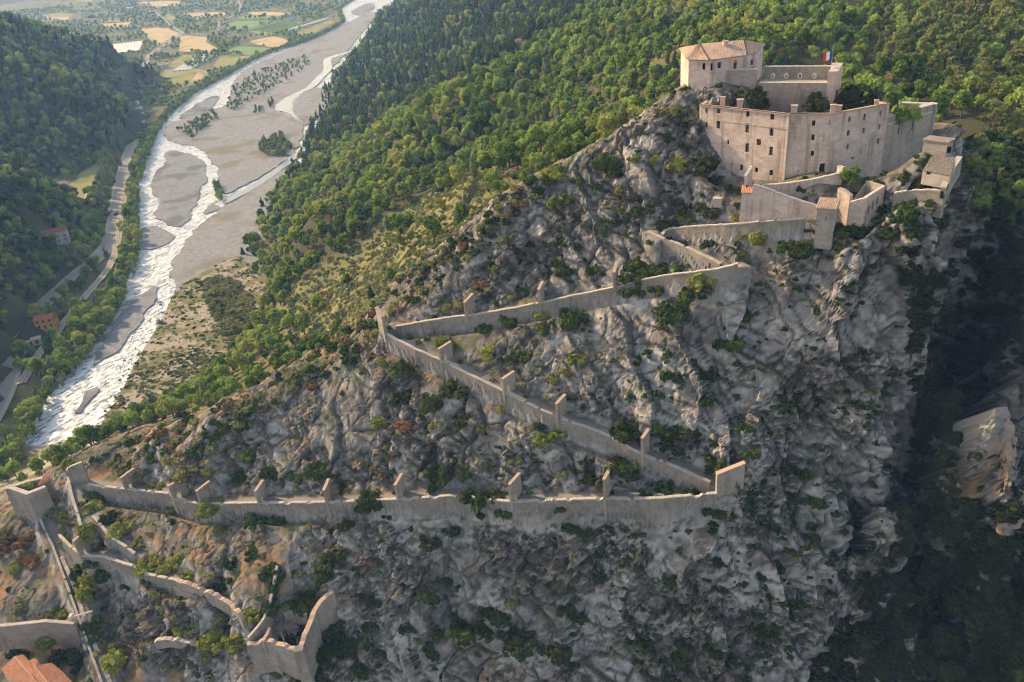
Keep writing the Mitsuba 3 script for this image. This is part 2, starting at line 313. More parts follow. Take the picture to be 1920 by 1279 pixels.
# fins: steep sheets of rock that end in sharp edges facing right; ledges: gently tilted bedding
fs = (V @ np.array([0.95, 0.22, 0.12])) / 12.5 + 1.3 * (fbm(V / 30.0, 3, 33) - 0.5) * 2
fin = fs - np.floor(fs); finw = sstep(-10, 35, V[:, 0]) * steep
disp += finw * 3.2 * (fin - 0.5); crack_f = finw * sstep(0.06, 0.0, fin)
ls = (V @ np.array([0.18, -0.1, 0.97])) / 4.2 + 1.1 * (fbm(V / 14.0, 3, 34) - 0.5) * 2
led = ls - np.floor(ls); disp += (0.5 - led) * 0.9 * steep * (0.4 + 0.6 * rough)
# joint sets: thin straight fractures in three directions, each broken off where the rock is sound
frac = np.zeros(len(V))
for k_, (d_, sp_, wd_) in enumerate([((0.93, 0.25, 0.2), 5.2, 0.42), ((0.2, -0.15, 0.97), 3.7, 0.34), ((0.62, 0.5, -0.6), 7.5, 0.5), ((-0.55, 0.2, 0.8), 6.3, 0.4)]):
    t_ = (V @ np.array(d_)) / sp_ + 0.55 * (fbm(V / 9.0, 4, 140 + k_) - 0.5) * 2
    l_ = np.abs(t_ - np.round(t_)) * sp_
    frac = np.maximum(frac, sstep(wd_, 0.05, l_) * sstep(0.47, 0.56, fbm(V / 5.5, 3, 150 + k_)))
frac *= 0.25 + 0.75 * steep
disp -= 0.55 * frac
crack = np.clip(crack + 0.85 * frac + 0.7 * crack_f + 0.5 * sstep(0.72, 0.9, rg) * rough + 0.45 * sstep(0.75, 0.95, rg2) * rough, 0, 1)
amp = mask * (0.3 + 0.7 * steep)
V = V + N0 * (disp * amp)[:, None]
HF = grid_faces(*TX.shape)
uv_ = np.cross(V[HF[:, 1]] - V[HF[:, 0]], V[HF[:, 2]] - V[HF[:, 0]])
if (uv_ @ DIR).mean() < 0: HF = HF[:, ::-1].copy()
nn = np.cross(V[HF[:, 1]] - V[HF[:, 0]], V[HF[:, 2]] - V[HF[:, 0]])
NV = np.zeros_like(V)
for k in range(3):
    np.add.at(NV, HF[:, k], nn)
NV /= np.linalg.norm(NV, axis=1, keepdims=True)


def lerp(a, b, t):
    return np.asarray(a) + (np.asarray(b) - np.asarray(a)) * np.asarray(t)[..., None]


def rock_colour(V, NV, crack, rough):
    n1, n2, n3 = fbm(V / 9.0, 4, 61), fbm(V / 1.6, 3, 62), fbm(V / 40.0, 3, 63)
    col = lerp((0.205, 0.193, 0.186), (0.45, 0.428, 0.416), sstep(0.34, 0.64, 0.55 * n1 + 0.45 * n2))
    streak = sstep(0.55, 0.75, fbm(np.stack([V[:, 0] / 1.5, V[:, 1] / 1.5, V[:, 2] / 26.0], 1), 3, 64)) * sstep(0.62, 0.4, NV[:, 2])
    col = lerp(col, (0.13, 0.127, 0.13), 0.5 * streak)
    rust = sstep(0.60, 0.72, fbm(np.stack([V[:, 0] / 5, V[:, 1] / 5, V[:, 2] / 18.0], 1), 3, 65)) * sstep(0.5, 0.62, n3)
    col = lerp(col, (0.36, 0.24, 0.15), 0.5 * rust)
    lichen = sstep(0.47, 0.57, 0.6 * fbm(V / 1.0, 2, 66) + 0.4 * fbm(V / 5.0, 2, 70)) * (0.35 + 0.65 * rough)
    col = lerp(col, (0.05, 0.047, 0.043), 0.85 * lichen)
    col = lerp(col, (0.05, 0.048, 0.04), 0.8 * np.clip(crack, 0, 1))
    # soil, dry grass and low herbs hold wherever the face is not steep
    soil = sstep(0.58, 0.82, NV[:, 2] + 0.35 * (fbm(V / 4.0, 3, 67) - 0.5))
    dry = sstep(0.50, 0.62, 0.6 * fbm(V / 7.0, 3, 68) + 0.4 * fbm(V / 1.3, 2, 76))
    west = sstep(15, -60, V[:, 0])
    earth = lerp(lerp((0.085, 0.075, 0.062), (0.21, 0.18, 0.145), sstep(0.3, 0.7, n2)), (0.33, 0.19, 0.095), dry * (0.12 + 0.8 * west))
    earth = lerp(earth, (0.09, 0.11, 0.045), sstep(0.5, 0.62, fbm(V / 5.0, 3, 69)) * 0.7)
    return lerp(col, earth, soil * 0.92)


COL = rock_colour(V, NV, crack * mask, rough)
outc = sstep(90, 95, V[:, 0]) * sstep(146, 138, V[:, 1]) * sstep(50, 58, V[:, 2])
COL = lerp(COL, lerp((0.27, 0.25, 0.235), (0.42, 0.26, 0.14), sstep(0.5, 0.66, fbm(np.stack([V[:, 0] / 3.5, V[:, 1] / 3.5, V[:, 2] / 15.0], 1), 3, 88))), 0.75 * outc)
gul_shade = (1 - outc) * sstep(84, 92, V[:, 0]) * sstep(240, 200, V[:, 1]) * sstep(112, 96, V[:, 2]) * (0.35 + 0.65 * sstep(0.35, 0.6, fbm(V / 14.0, 3, 99)))
COL = lerp(COL, (0.06, 0.055, 0.04), 0.9 * gul_shade)  # gully ground darkened in colour to stand in for its deep shade
stone = lerp((0.21, 0.195, 0.18), (0.30, 0.28, 0.26), fbm(V / 1.2, 3, 71))
COL = lerp(COL, stone, np.clip(path, 0, 1) * 0.9)
fanm = (1 - sstep(5, 10, V[:, 2])) * sstep(215, 232, V[:, 1] + 0.25 * (V[:, 0] + 120))
fcol = lerp(lerp((0.33, 0.28, 0.22), (0.42, 0.36, 0.29), fbm(V / 3.0, 3, 72)), (0.20, 0.19, 0.09), sstep(0.45, 0.6, fbm(V / 7.0, 4, 73)) * 0.8)
COL = lerp(COL, fcol, fanm)
def in_scrub(W):
    w = W - CAM; dz = w @ FWD
    return contains_xy(Polygon([(500, 560), (640, 480), (760, 380), (880, 325), (960, 330), (900, 440), (820, 510), (740, 570), (640, 650), (540, 680)]), 960 + F * (w @ RT) / dz, 639.5 - F * (w @ UP) / dz)


back = sstep(1, 9, V[:, 1] - np.interp(V[:, 0], CX, CY)) * (1 - fanm)
COL = lerp(COL, lerp((0.10, 0.085, 0.05), (0.26, 0.23, 0.11), fbm(V / 9.0, 3, 74)), back * 0.9)
COL = lerp(COL, lerp((0.12, 0.13, 0.05), (0.30, 0.265, 0.12), fbm(V / 5.0, 3, 75)), back * in_scrub(V) * 0.9)


def bsdf(key, d):
    if d.get('type') == 'principled': d.setdefault('specular', 0.12)
    scene[key] = {'type': 'twosided', 'b': d}


bsdf('mat_ground', {'type': 'principled', 'base_color': {'type': 'mesh_attribute', 'name': 'vertex_color'}, 'roughness': 0.95, 'specular': 0.15})
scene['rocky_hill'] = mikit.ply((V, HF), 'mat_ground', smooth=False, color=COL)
labels['rocky_hill'] = {'kind': 'structure'}
# ------------------------------------------------------------------ plan of the river, road and railway
def vxy(pts, s=1.0, ox=0.0, oy=0.0):
    return np.array([atv(ox + x / s, oy + y / s)[:2] for x, y in pts])


def smooth_ring(p, closed=True, n=4):
    for _ in range(2):
        q = np.roll(p, -1, 0) if closed else p[1:]
        r = p if closed else p[:-1]
        a, b = r * 0.75 + q * 0.25, r * 0.25 + q * 0.75
        m = np.empty((2 * len(a), 2)); m[0::2], m[1::2] = a, b
        p = m if closed else np.vstack([p[:1], m, p[-1:]])
    return p


LB = [(-60, 980), (0, 950), (55, 905), (60, 850), (85, 790), (115, 740), (160, 690), (200, 640), (235, 575), (258, 520), (268, 480), (272, 440), (266, 400), (268, 345), (284, 295), (300, 250), (330, 212), (372, 175), (434, 141), (472, 118), (515, 99), (554, 87), (595, 72), (632, 54), (650, 42), (645, 30), (640, 18), (660, 4), (690, -12)]
RB = [(780, -14), (742, 0), (722, 26), (700, 50), (672, 92), (640, 122), (606, 160), (600, 190), (588, 225), (570, 262), (560, 300), (530, 340), (500, 375), (470, 395), (462, 440), (445, 480), (425, 500), (380, 525), (345, 548), (310, 580), (280, 640), (250, 690), (225, 745), (195, 800), (165, 840), (130, 880), (100, 915), (60, 945), (0, 1000)]
bed = Polygon(vxy(LB + RB)).buffer(0)
LBw, RBw = vxy(LB), vxy(RB)
def ring(pts, s=1.0, ox=0.0, oy=0.0, grow=0.0, rag=0.0):
    q = Polygon(smooth_ring(vxy(pts, s, ox, oy))).buffer(grow)
    q = max(getattr(q, 'geoms', [q]), key=lambda g_: g_.area)
    if rag:                            # a shore is never a clean curve
        L_ = q.exterior; p_ = np.array([L_.interpolate(d_).coords[0] for d_ in np.arange(0, L_.length, 2.5)])
        n_ = np.gradient(p_, axis=0); n_ = np.stack([-n_[:, 1], n_[:, 0]], 1) / (np.linalg.norm(n_, axis=1, keepdims=True) + 1e-9)
        w_ = fbm(np.c_[p_ / 9.0, np.zeros(len(p_))], 4, 77) - 0.5
        q = Polygon(p_ + n_ * (w_ * rag * 2)[:, None]).buffer(0); q = max(getattr(q, 'geoms', [q]), key=lambda g_: g_.area)
    return q


YARD = [(112, 372), (120, 352), (145, 335), (150, 322), (175, 312), (192, 292), (198, 300), (188, 330), (182, 355), (166, 372), (160, 388), (135, 388)]
ROAD = [(-30, 800), (0, 745), (14, 701), (26, 660), (47, 610), (80, 570), (130, 528), (150, 510), (183, 483), (205, 459), (214, 438), (216, 410), (224, 360), (236, 305), (252, 262), (263, 228), (256, 200), (243, 180), (247, 165), (256, 150), (268, 122), (285, 100), (310, 84), (338, 64), (345, 60)]
ROAD2 = [(345, 62), (330, 55), (315, 44), (300, 30), (290, 22)]
ROAD3 = [(338, 63), (360, 62), (390, 68), (420, 60), (405, 44), (430, 34), (448, 22), (452, 12), (447, 2), (445, -6)]
RAIL = [(40, 720), (75, 660), (100, 634), (122, 603), (150, 569), (175, 538), (197, 514), (211, 490), (221, 457), (225, 420), (232, 372), (242, 320), (255, 275), (266, 232), (270, 215)]
roadl = [LineString(smooth_ring(vxy(q), closed=False)) for q in (ROAD, ROAD2, ROAD3)]
raill = LineString(smooth_ring(vxy(RAIL), closed=False))


FLAT = [bed.buffer(22), ring(YARD).buffer(22), roadl[0].buffer(7), raill.buffer(6), LineString([atv(100, 352)[:2], atv(180, 345)[:2]]).buffer(25)]


def flat_zone(x, y):
    return np.maximum.reduce([contains_xy(q, x, y) * 1.0 for q in FLAT])


# ------------------------------------------------------------------ the wider land
FV = np.stack([FX, FY, base10], -1).reshape(-1, 3)
dn = (fbm(FV[:, :2].repeat(1, 0)[:, [0, 1, 1]] * [1, 1, 0] / 90.0, 4, 81) - 0.5) * 30
hgt = FV[:, 2] - zv(FV[:, 1])
FV[:, 2] += dn * sstep(8, 45, hgt)
inN = (FV[:, 0] > X0) & (FV[:, 0] < X1) & (FV[:, 1] > Y0) & (FV[:, 1] < Y1)
din = np.minimum.reduce([FV[:, 0] - X0, X1 - FV[:, 0], FV[:, 1] - Y0, Y1 - FV[:, 1]])
FV[:, 2] -= 0.6 * sstep(-2, 3, din) + 7 * sstep(6, 24, din)
flat = np.maximum(sstep(9, 3, hgt), flat_zone(FV[:, 0], FV[:, 1]))
FV[:, 2] = np.where(inN, FV[:, 2], FV[:, 2] * (1 - flat) + (zv(FV[:, 1]) - 1.2) * flat)
FF = grid_faces(*FX.shape)
c = FV[FF].mean(1)
deep = (c[:, 0] > X0 + 12) & (c[:, 0] < X1 - 12) & (c[:, 1] > Y0 + 12) & (c[:, 1] < Y1 - 12)
FF = FF[~deep]
FCOL = lerp(lerp((0.055, 0.06, 0.03), (0.10, 0.085, 0.055), fbm(FV / 30.0, 3, 82)), (0.22, 0.20, 0.10), sstep(0.56, 0.68, fbm(FV / 70.0, 3, 83)) * 0.5)
FCOL = lerp(FCOL, lerp((0.12, 0.13, 0.05), (0.30, 0.265, 0.12), fbm(FV / 9.0, 3, 75)), in_scrub(FV) * 0.9)
scene['mountain_slopes'] = mikit.ply((FV, FF), 'mat_ground', smooth=True, color=FCOL)
labels['mountain_slopes'] = {'kind': 'structure'}

land0 = mi.load_dict({'type': 'scene', 'a': {k: v for k, v in scene['rocky_hill'].items() if k != 'bsdf'}, 'b': {k: v for k, v in scene['mountain_slopes'].items() if k != 'bsdf'}})


def foot(px, py, dz=0.3):              # where a pixel's ray first meets the hills or the valley floor
    a = atv(px, py, dz); p, ok, _ = shoot(land0, CAM[None], rays(np.array([px]), np.array([py])))
    return p[0] + [0, 0, dz] if ok[0] and np.linalg.norm(p[0] - CAM) < np.linalg.norm(a - CAM) else a


# ------------------------------------------------------------------ masonry materials
N = mikit.noise


def masonry(c1, c2, dark, course=0.45, stain=0.5, joint=0.35, lime=None):
    def fn(p, n, uv):
        h = p.x * 0.8 + p.y * 0.6 + p.x * p.y * 0.002
        row = dr.floor(p.z / course)
        u = h / (course * 1.7) + mikit.cell_rand(row, 3.0) * 2
        a = mikit.cell_rand(row, dr.floor(u), 5.0)
        fz, fu = p.z / course - row, u - dr.floor(u)
        gap = dr.maximum(mikit.smoothstep(0.2, 0.0, dr.minimum(fz, 1 - fz)), mikit.smoothstep(0.14, 0.0, dr.minimum(fu, 1 - fu)))
        big = mikit.fbm(p.x / 4, p.y / 4, p.z / 4)
        mid = mikit.fbm(p.x / 1.1, p.y / 1.1, p.z / 0.7)
        col = mikit.mix(c1, c2, dr.clip(0.4 * a + 1.3 * (big - 0.35) + 1.1 * (mid - 0.4), 0, 1))
        col = mikit.mix(col, c2 if lime is None else lime, mikit.smoothstep(0.56, 0.66, mikit.fbm(p.x / 2.6, p.y / 2.6, p.z / 2.0 + 9.0)) * 0.6)
        st = mikit.smoothstep(0.5, 0.75, mikit.fbm(p.x / 0.9, p.y / 0.9, p.z / 9.0)) * stain
        col = mikit.mix(col, dark, dr.clip(st, 0, 1))
        return mikit.mix(col, dark, gap * joint)
    return mikit.proc(fn)


def stone_bsdf(key, *a, **k):
    bsdf(key, {'type': 'principled', 'base_color': masonry(*a, **k), 'roughness': 0.9, 'specular': 0.2})


stone_bsdf('mat_rubble', (0.225, 0.195, 0.165), (0.34, 0.30, 0.258), (0.13, 0.115, 0.10), 0.42, 0.45)
stone_bsdf('mat_plaster', (0.46, 0.365, 0.315), (0.61, 0.505, 0.445), (0.27, 0.19, 0.15), 0.5, 0.65, 0.25, (0.66, 0.56, 0.50))
stone_bsdf('mat_grey_wall', (0.28, 0.245, 0.212), (0.41, 0.36, 0.315), (0.17, 0.15, 0.13), 0.5, 0.5, 0.25)
bsdf('mat_coping', {'type': 'principled', 'base_color': mikit.proc(lambda p, n, uv: mikit.mix((0.36, 0.32, 0.28), (0.58, 0.53, 0.48), mikit.fbm(p.x * 1.3, p.y * 1.3, p.z))), 'roughness': 0.9})
bsdf('mat_brick_cap', {'type': 'principled', 'base_color': mikit.proc(lambda p, n, uv: mikit.mix((0.40, 0.27, 0.20), (0.55, 0.43, 0.35), mikit.fbm(p.x * 2, p.y * 2, p.z * 2))), 'roughness': 0.9})
bsdf('mat_tile', {'type': 'principled', 'base_color': mikit.proc(lambda p, n, uv: mikit.mix(mikit.mix((0.44, 0.30, 0.22), (0.60, 0.45, 0.34), mikit.cell_rand(dr.floor(p.x * 2.6), dr.floor(p.y * 2.6), dr.floor(p.z * 4))), (0.28, 0.22, 0.18), mikit.smoothstep(0.5, 0.75, mikit.fbm(p.x / 1.5, p.y / 1.5, p.z)) * 0.5)), 'roughness': 0.85})
bsdf('mat_shaded_tile', {'type': 'principled', 'base_color': mikit.proc(lambda p, n, uv: mikit.mix((0.20, 0.17, 0.145), (0.33, 0.28, 0.24), mikit.cell_rand(dr.floor(p.x * 2.6), dr.floor(p.y * 2.6), dr.floor(p.z * 4)))), 'roughness': 0.9})  # tile colour darkened as if the roof lay in shade
bsdf('mat_orange_tile', {'type': 'principled', 'base_color': mikit.proc(lambda p, n, uv: mikit.mix(mikit.mix((0.50, 0.22, 0.12), (0.66, 0.36, 0.22), mikit.cell_rand(dr.floor(p.x * 2.6), dr.floor(p.y * 2.6), dr.floor(p.z * 4))), (0.35, 0.2, 0.14), mikit.smoothstep(0.5, 0.8, mikit.fbm(p.x / 1.5, p.y / 1.5, p.z)) * 0.4)), 'roughness': 0.85})
for key, c, r in [('mat_dark', (0.012, 0.012, 0.014), 0.35), ('mat_slate_pane', (0.015, 0.018, 0.024), 0.35), ('mat_frame_grey', (0.13, 0.15, 0.17), 0.6), ('mat_shutter_red', (0.10, 0.035, 0.03), 0.7), ('mat_wood', (0.10, 0.075, 0.055), 0.8), ('mat_pale_stone', (0.60, 0.53, 0.46), 0.9), ('mat_white', (0.78, 0.78, 0.76), 0.6), ('mat_blue', (0.05, 0.09, 0.38), 0.8), ('mat_red', (0.62, 0.05, 0.05), 0.8), ('mat_lit_door', (0.55, 0.16, 0.03), 0.7), ('mat_skin', (0.45, 0.28, 0.2), 0.7), ('mat_navy', (0.03, 0.035, 0.16), 0.8), ('mat_pole', (0.42, 0.40, 0.37), 0.6), ('mat_white_wall', (0.62, 0.58, 0.52), 0.9), ('mat_ochre_wall', (0.58, 0.33, 0.12), 0.9), ('mat_red_roof', (0.36, 0.13, 0.09), 0.85), ('mat_pink_roof', (0.50, 0.36, 0.30), 0.85), ('mat_car_dark', (0.03, 0.03, 0.035), 0.3), ('mat_black', (0.02, 0.02, 0.02), 0.8), ('mat_plastic_sheet', (0.78, 0.77, 0.72), 0.5), ('mat_light_blue', (0.35, 0.5, 0.66), 0.6)]:
    bsdf(key, {'type': 'principled', 'base_color': {'type': 'rgb', 'value': list(c)}, 'roughness': r})


# ------------------------------------------------------------------ mesh and naming helpers
def numbered(name):
    if name not in used:
        used.add(name); return name
    k = 1
    while f'{name}_{k:03d}' in used: k += 1
    used.add(f'{name}_{k:03d}'); return f'{name}_{k:03d}'


used = set()


def thing(name, label, cat, group=None):
    key = numbered(name)
    labels[key] = {'label': label, 'category': cat}
    if group: labels[key]['group'] = group
    return key


def part(parent, name, mesh, mat, smooth=False, label=None, stuff=False, **kw):
    key = numbered(f'{parent}__{name}')
    scene[key] = mikit.ply(mesh, mat, smooth=smooth, **kw)
    d = {}
    if label: d['label'] = label
    if stuff: d['kind'] = 'stuff'
    if d: labels[key] = d
    return key


def whole(name, mesh, mat, label, cat, group=None, smooth=False):
    key = thing(name, label, cat, group)
    scene[key] = mikit.ply(mesh, mat, smooth=smooth)
    return key


def struct(name, mesh, mat, smooth=False, **kw):
    key = numbered(name)
    scene[key] = mikit.ply(mesh, mat, smooth=smooth, **kw); labels[key] = {'kind': 'structure'}
    return key


def join(ms):
    ms = [m if isinstance(m, trimesh.Trimesh) else trimesh.Trimesh(*m, process=False) for m in ms]
    return trimesh.util.concatenate(ms)


def hexa(b, t):
    """a solid between two quads (each 4 x 3, same winding, b below t)."""
    v = np.vstack([b, t])
    f = np.array([[0, 2, 1], [0, 3, 2], [4, 5, 6], [4, 6, 7]] + sum([[[i, (i + 1) % 4, 4 + (i + 1) % 4], [i, 4 + (i + 1) % 4, 4 + i]] for i in range(4)], []))
    return trimesh.Trimesh(v, f, process=False)


def oriented_box(c, ax, ay, sx, sy, z0, z1):
    c, ax, ay = np.asarray(c, float)[:2], np.asarray(ax, float), np.asarray(ay, float)
    q = [c + ax * a * sx / 2 + ay * b * sy / 2 for a, b in ((-1, -1), (1, -1), (1, 1), (-1, 1))]
    if (ax[0] * ay[1] - ax[1] * ay[0]) < 0: q = q[::-1]
    return hexa(np.array([[*p, z0] for p in q]), np.array([[*p, z1] for p in q]))


def strip_wall(line, inner, ztop, zbot):
    """a wall whose outer top edge follows line (n x 2), with inner edge (n x 2)."""
    n = len(line); ztop = np.broadcast_to(ztop, n); zbot = np.broadcast_to(zbot, n)
    v = np.vstack([np.c_[line, zbot], np.c_[line, ztop], np.c_[inner, ztop], np.c_[inner, zbot]])
    f = []
    for k in range(4):
        a, b = k * n, ((k + 1) % 4) * n
        for i in range(n - 1):
            f += [[a + i, a + i + 1, b + i + 1], [a + i, b + i + 1, b + i]]
    f += [[0, n, 2 * n], [0, 2 * n, 3 * n], [n - 1, 3 * n - 1, 2 * n - 1], [n - 1, 4 * n - 1, 3 * n - 1]]
    m = trimesh.Trimesh(v, np.array(f), process=False)
    if m.volume < 0: m.invert()
    return m


def parapet_wall(key, poly, depth, thick=0.7, coping=True, rough=0.12, seed=0, mat='mat_rubble', slots=0.0, batter=0.25):
    """a masonry wall along a top line, its ragged coping built of stones laid end to end."""
    p = resample(poly, 0.8); n = uphill(p); g = np.random.default_rng(seed)
    top = p[:, 2] - 0.18 + (fbm(np.c_[p[:, :2] / 2.5, p[:, 2]], 3, seed + 5) - 0.5) * rough * 3
    if slots:
        s = np.arange(len(p)) * 0.8
        top = top - 0.5 * ((s % slots) < 0.8)
    zb = p[:, 2] - depth
    q = p[:, :2] - n * batter
    m1 = strip_wall(p[:, :2], p[:, :2] + n * thick, top, p[:, 2] - depth)
    # outer face leans out towards its foot
    m1.vertices[:len(p), :2] = q
    part(key, 'masonry', m1, mat)
    if coping:
        st = []
        for i in range(0, len(p) - 1):
            if g.random() < 0.06 * (rough > 0.08): continue
            a, b = p[i], p[i + 1]; o = (g.random(2) - 0.5) * 0.08
            t = (b - a)[:2]; t = t / (np.linalg.norm(t) + 1e-9); nn_ = np.array([-t[1], t[0]])
            w0, w1 = -0.07 + o[0], thick + 0.07 + o[1]; h = 0.17 + g.random() * 0.1
            bq = [a[:2] + t * 0.03 + nn_ * w0, b[:2] - t * 0.03 + nn_ * w0, b[:2] - t * 0.03 + nn_ * w1, a[:2] + t * 0.03 + nn_ * w1]
            zz_ = [top[i], top[i + 1], top[i + 1], top[i]]
            st.append(hexa(np.array([[*c_, z_ - 0.05] for c_, z_ in zip(bq, zz_)]), np.array([[*c_, z_ + h] for c_, z_ in zip(bq, zz_)])))
        part(key, 'coping', join(st), 'mat_coping', stuff=True)


def corrugated(c00, c10, c11, c01, pitch=0.34, amp=0.07, lift=0.0):
    """rows of barrel tiles over a quad: c00-c10 is the lower edge, c01-c11 the upper."""
    c00, c10, c11, c01 = (np.asarray(c, float) for c in (c00, c10, c11, c01))
    nu = max(8, int(np.linalg.norm(c10 - c00) / pitch) * 4); nv = max(2, int(np.linalg.norm(c01 - c00) / 0.45))
    u, v_ = np.meshgrid(np.linspace(0, 1, nu + 1), np.linspace(0, 1, nv + 1), indexing='ij')
    P = ((1 - u)[..., None] * (1 - v_)[..., None] * c00 + u[..., None] * (1 - v_)[..., None] * c10 + u[..., None] * v_[..., None] * c11 + (1 - u)[..., None] * v_[..., None] * c01)
    nrm = np.cross(c10 - c00, c01 - c00); nrm /= np.linalg.norm(nrm)
    if nrm[2] < 0: nrm = -nrm
    row = np.arange(nv + 1)[None, :] * 1.0
    w = np.abs(np.sin(u * nu / 4 * np.pi)) ** 0.8 * amp * 2 + 0.03 * ((np.arange(nv + 1)[None, :] * 7919 + np.floor(u * nu / 4) * 104729) % 13) / 13
    P = P + nrm * (w + lift)[..., None]
    f = grid_faces(nu + 1, nv + 1)
    m = trimesh.Trimesh(P.reshape(-1, 3), f, process=False)
    if m.face_normals[:, 2].mean() < 0: m.invert()
    return m


def ext(poly, d):
    m = trimesh.creation.extrude_polygon(poly, d, engine='earcut')
    return m


def face_wall(P0, P1, outline, thick, holes=()):
    """an upright wall in the plane through P0, P1: outline and holes in (along, height), thickness away from the camera side."""
    P0, P1 = np.asarray(P0, float)[:2], np.asarray(P1, float)[:2]
    t = (P1 - P0) / np.linalg.norm(P1 - P0); n = np.array([-t[1], t[0]])
    pg = Polygon(outline)
    for h in holes: pg = pg.difference(h)
    ms = [ext(g, thick) for g in getattr(pg, 'geoms', [pg])]
    m = join(ms)
    v = m.vertices
    m.vertices = np.stack([P0[0] + t[0] * v[:, 0] + n[0] * v[:, 2], P0[1] + t[1] * v[:, 0] + n[1] * v[:, 2], v[:, 1]], 1)
    m.invert() if m.volume < 0 else None
    return m


def plane_hit(px, py, P0, P1):
    """where a pixel's ray meets the upright plane through P0 and P1: (along, height)."""
    d = rays(px, py); P0, P1 = np.asarray(P0, float)[:2], np.asarray(P1, float)[:2]
    t = (P1 - P0) / np.linalg.norm(P1 - P0); n = np.array([-t[1], t[0]])
    k = ((P0 - CAM[:2]) @ n) / (d[:2] @ n); p = CAM + d * k
    return (p[:2] - P0) @ t, p[2]


def slab(P0, P1, s0, s1, z0, z1, d0, d1):
    """a box in a wall's own axes: along, height, depth (positive away from the outside)."""
    P0, P1 = np.asarray(P0, float)[:2], np.asarray(P1, float)[:2]
    t = (P1 - P0) / np.linalg.norm(P1 - P0); n = np.array([-t[1], t[0]])
    q = [P0 + t * a + n * b for a, b in ((s0, d0), (s1, d0), (s1, d1), (s0, d1))]
    return hexa(np.array([[*p, z0] for p in q]), np.array([[*p, z1] for p in q]))


def window(parent, P0, P1, s, zc, w, h, kind='plain', depth=0.45):
    """a recessed opening: dark room behind, and what the photograph shows in it."""
    if kind == 'shutter':
        part(parent, 'shutter', join([slab(P0, P1, s - w / 2 + i * w / 4 + 0.01, s - w / 2 + (i + 1) * w / 4 - 0.01, zc - h / 2, zc + h / 2, 0.12, 0.2) for i in range(4)]), 'mat_shutter_red', label='closed dark red wooden shutter')
        return
    k = part(parent, 'window', slab(P0, P1, s - w / 2 + 0.02, s + w / 2 - 0.02, zc - h / 2 + 0.02, zc + h / 2 - 0.02, depth, depth + 0.1), 'mat_slate_pane' if kind == 'glazed' else 'mat_dark')
    if kind == 'glazed':
        f = 0.09
        bars = [slab(P0, P1, s - w / 2, s - w / 2 + f, zc - h / 2, zc + h / 2, depth - 0.1, depth - 0.01), slab(P0, P1, s + w / 2 - f, s + w / 2, zc - h / 2, zc + h / 2, depth - 0.1, depth - 0.01), slab(P0, P1, s - f / 2, s + f / 2, zc - h / 2, zc + h / 2, depth - 0.11, depth - 0.012)]
        bars += [slab(P0, P1, s - w / 2, s + w / 2, zc - h / 2 + q * h - f / 2, zc - h / 2 + q * h + f / 2, depth - 0.09, depth - 0.014) for q in (0.03, 0.35, 0.67, 0.97)]
        part(k, 'frame', join(bars), 'mat_frame_grey')
    if kind in ('glazed', 'surround'):
        e = 0.16
        part(k, 'sill', slab(P0, P1, s - w / 2 - e, s + w / 2 + e, zc - h / 2 - 0.2, zc - h / 2, -0.06, 0.3), 'mat_pale_stone')


# ------------------------------------------------------------------ the ramps' walls and gateways
RAMP_TEXT = {
    'lower': ('long lowest ramp wall of grey-brown rubble running across the whole cliff', 7.5 + 2.5),
    'middle': ('second ramp wall descending to the right across the middle of the cliff', 9.0),
    'upper': ('third ramp wall climbing right across the cliff from the sharp left-hand bend', 6.5),
    'short': ('short ramp wall just under the rampart, descending right to two walkers', 5.6),
    'top': ('uppermost ramp wall leading right to the tile-roofed gate tower', 6.2),
    'link': ('ruined-topped ramp wall at lower left descending right to a broken terrace', 8.0),
    'bend': ('short stretch of ramp wall below the dark rounded tree at lower left', 6.5),
}
for i, (k, r) in enumerate(RAMPS.items()):
    t = thing('ramp_wall', RAMP_TEXT[k][0], 'wall', 'walls of the zigzag ramp')
    q = r['p'].copy()
    parapet_wall(t, q, RAMP_TEXT[k][1], seed=100 + i, slots=7.2 if k == 'lower' else 0)
t = thing('stairway_wall', 'straight thin wall on the left side of the stairway down from the river tower', 'wall')
parapet_wall(t, STAIR, 6, thick=0.5, seed=120)
t = thing('stairway_wall', 'low broken wall on the right side of the stairway down from the river tower', 'wall')
parapet_wall(t, np.array([at(*q) for q in [(210, 1279, 8.2), (184, 1215, 12), (163, 1165, 14.6), (140, 1092, 18.2), (118, 1042, 20.6)]]), 4.5, thick=0.9, seed=121, rough=0.3)
t = thing('ramp_wall', 'thin ramp wall running away from the viewer above the river tower', 'wall', 'walls of the zigzag ramp')
parapet_wall(t, WESTPATH, 6, seed=122)
t = thing('curved_wall', 'curved high wall closing the far left end of the lowest ramp', 'wall')
parapet_wall(t, np.array([at(*q) for q in [(129, 892, 36.8), (124, 886, 38.6), (124, 881, 39.5), (128, 877, 39.9), (136, 873, 40.4), (153, 867, 41.2)]]), 9, thick=0.6, seed=123, rough=0.03)
t = thing('village_wall', 'long grey wall above the orange roofs at bottom left', 'wall')
parapet_wall(t, VILLWALL, 9, thick=0.9, seed=124, rough=0.03)

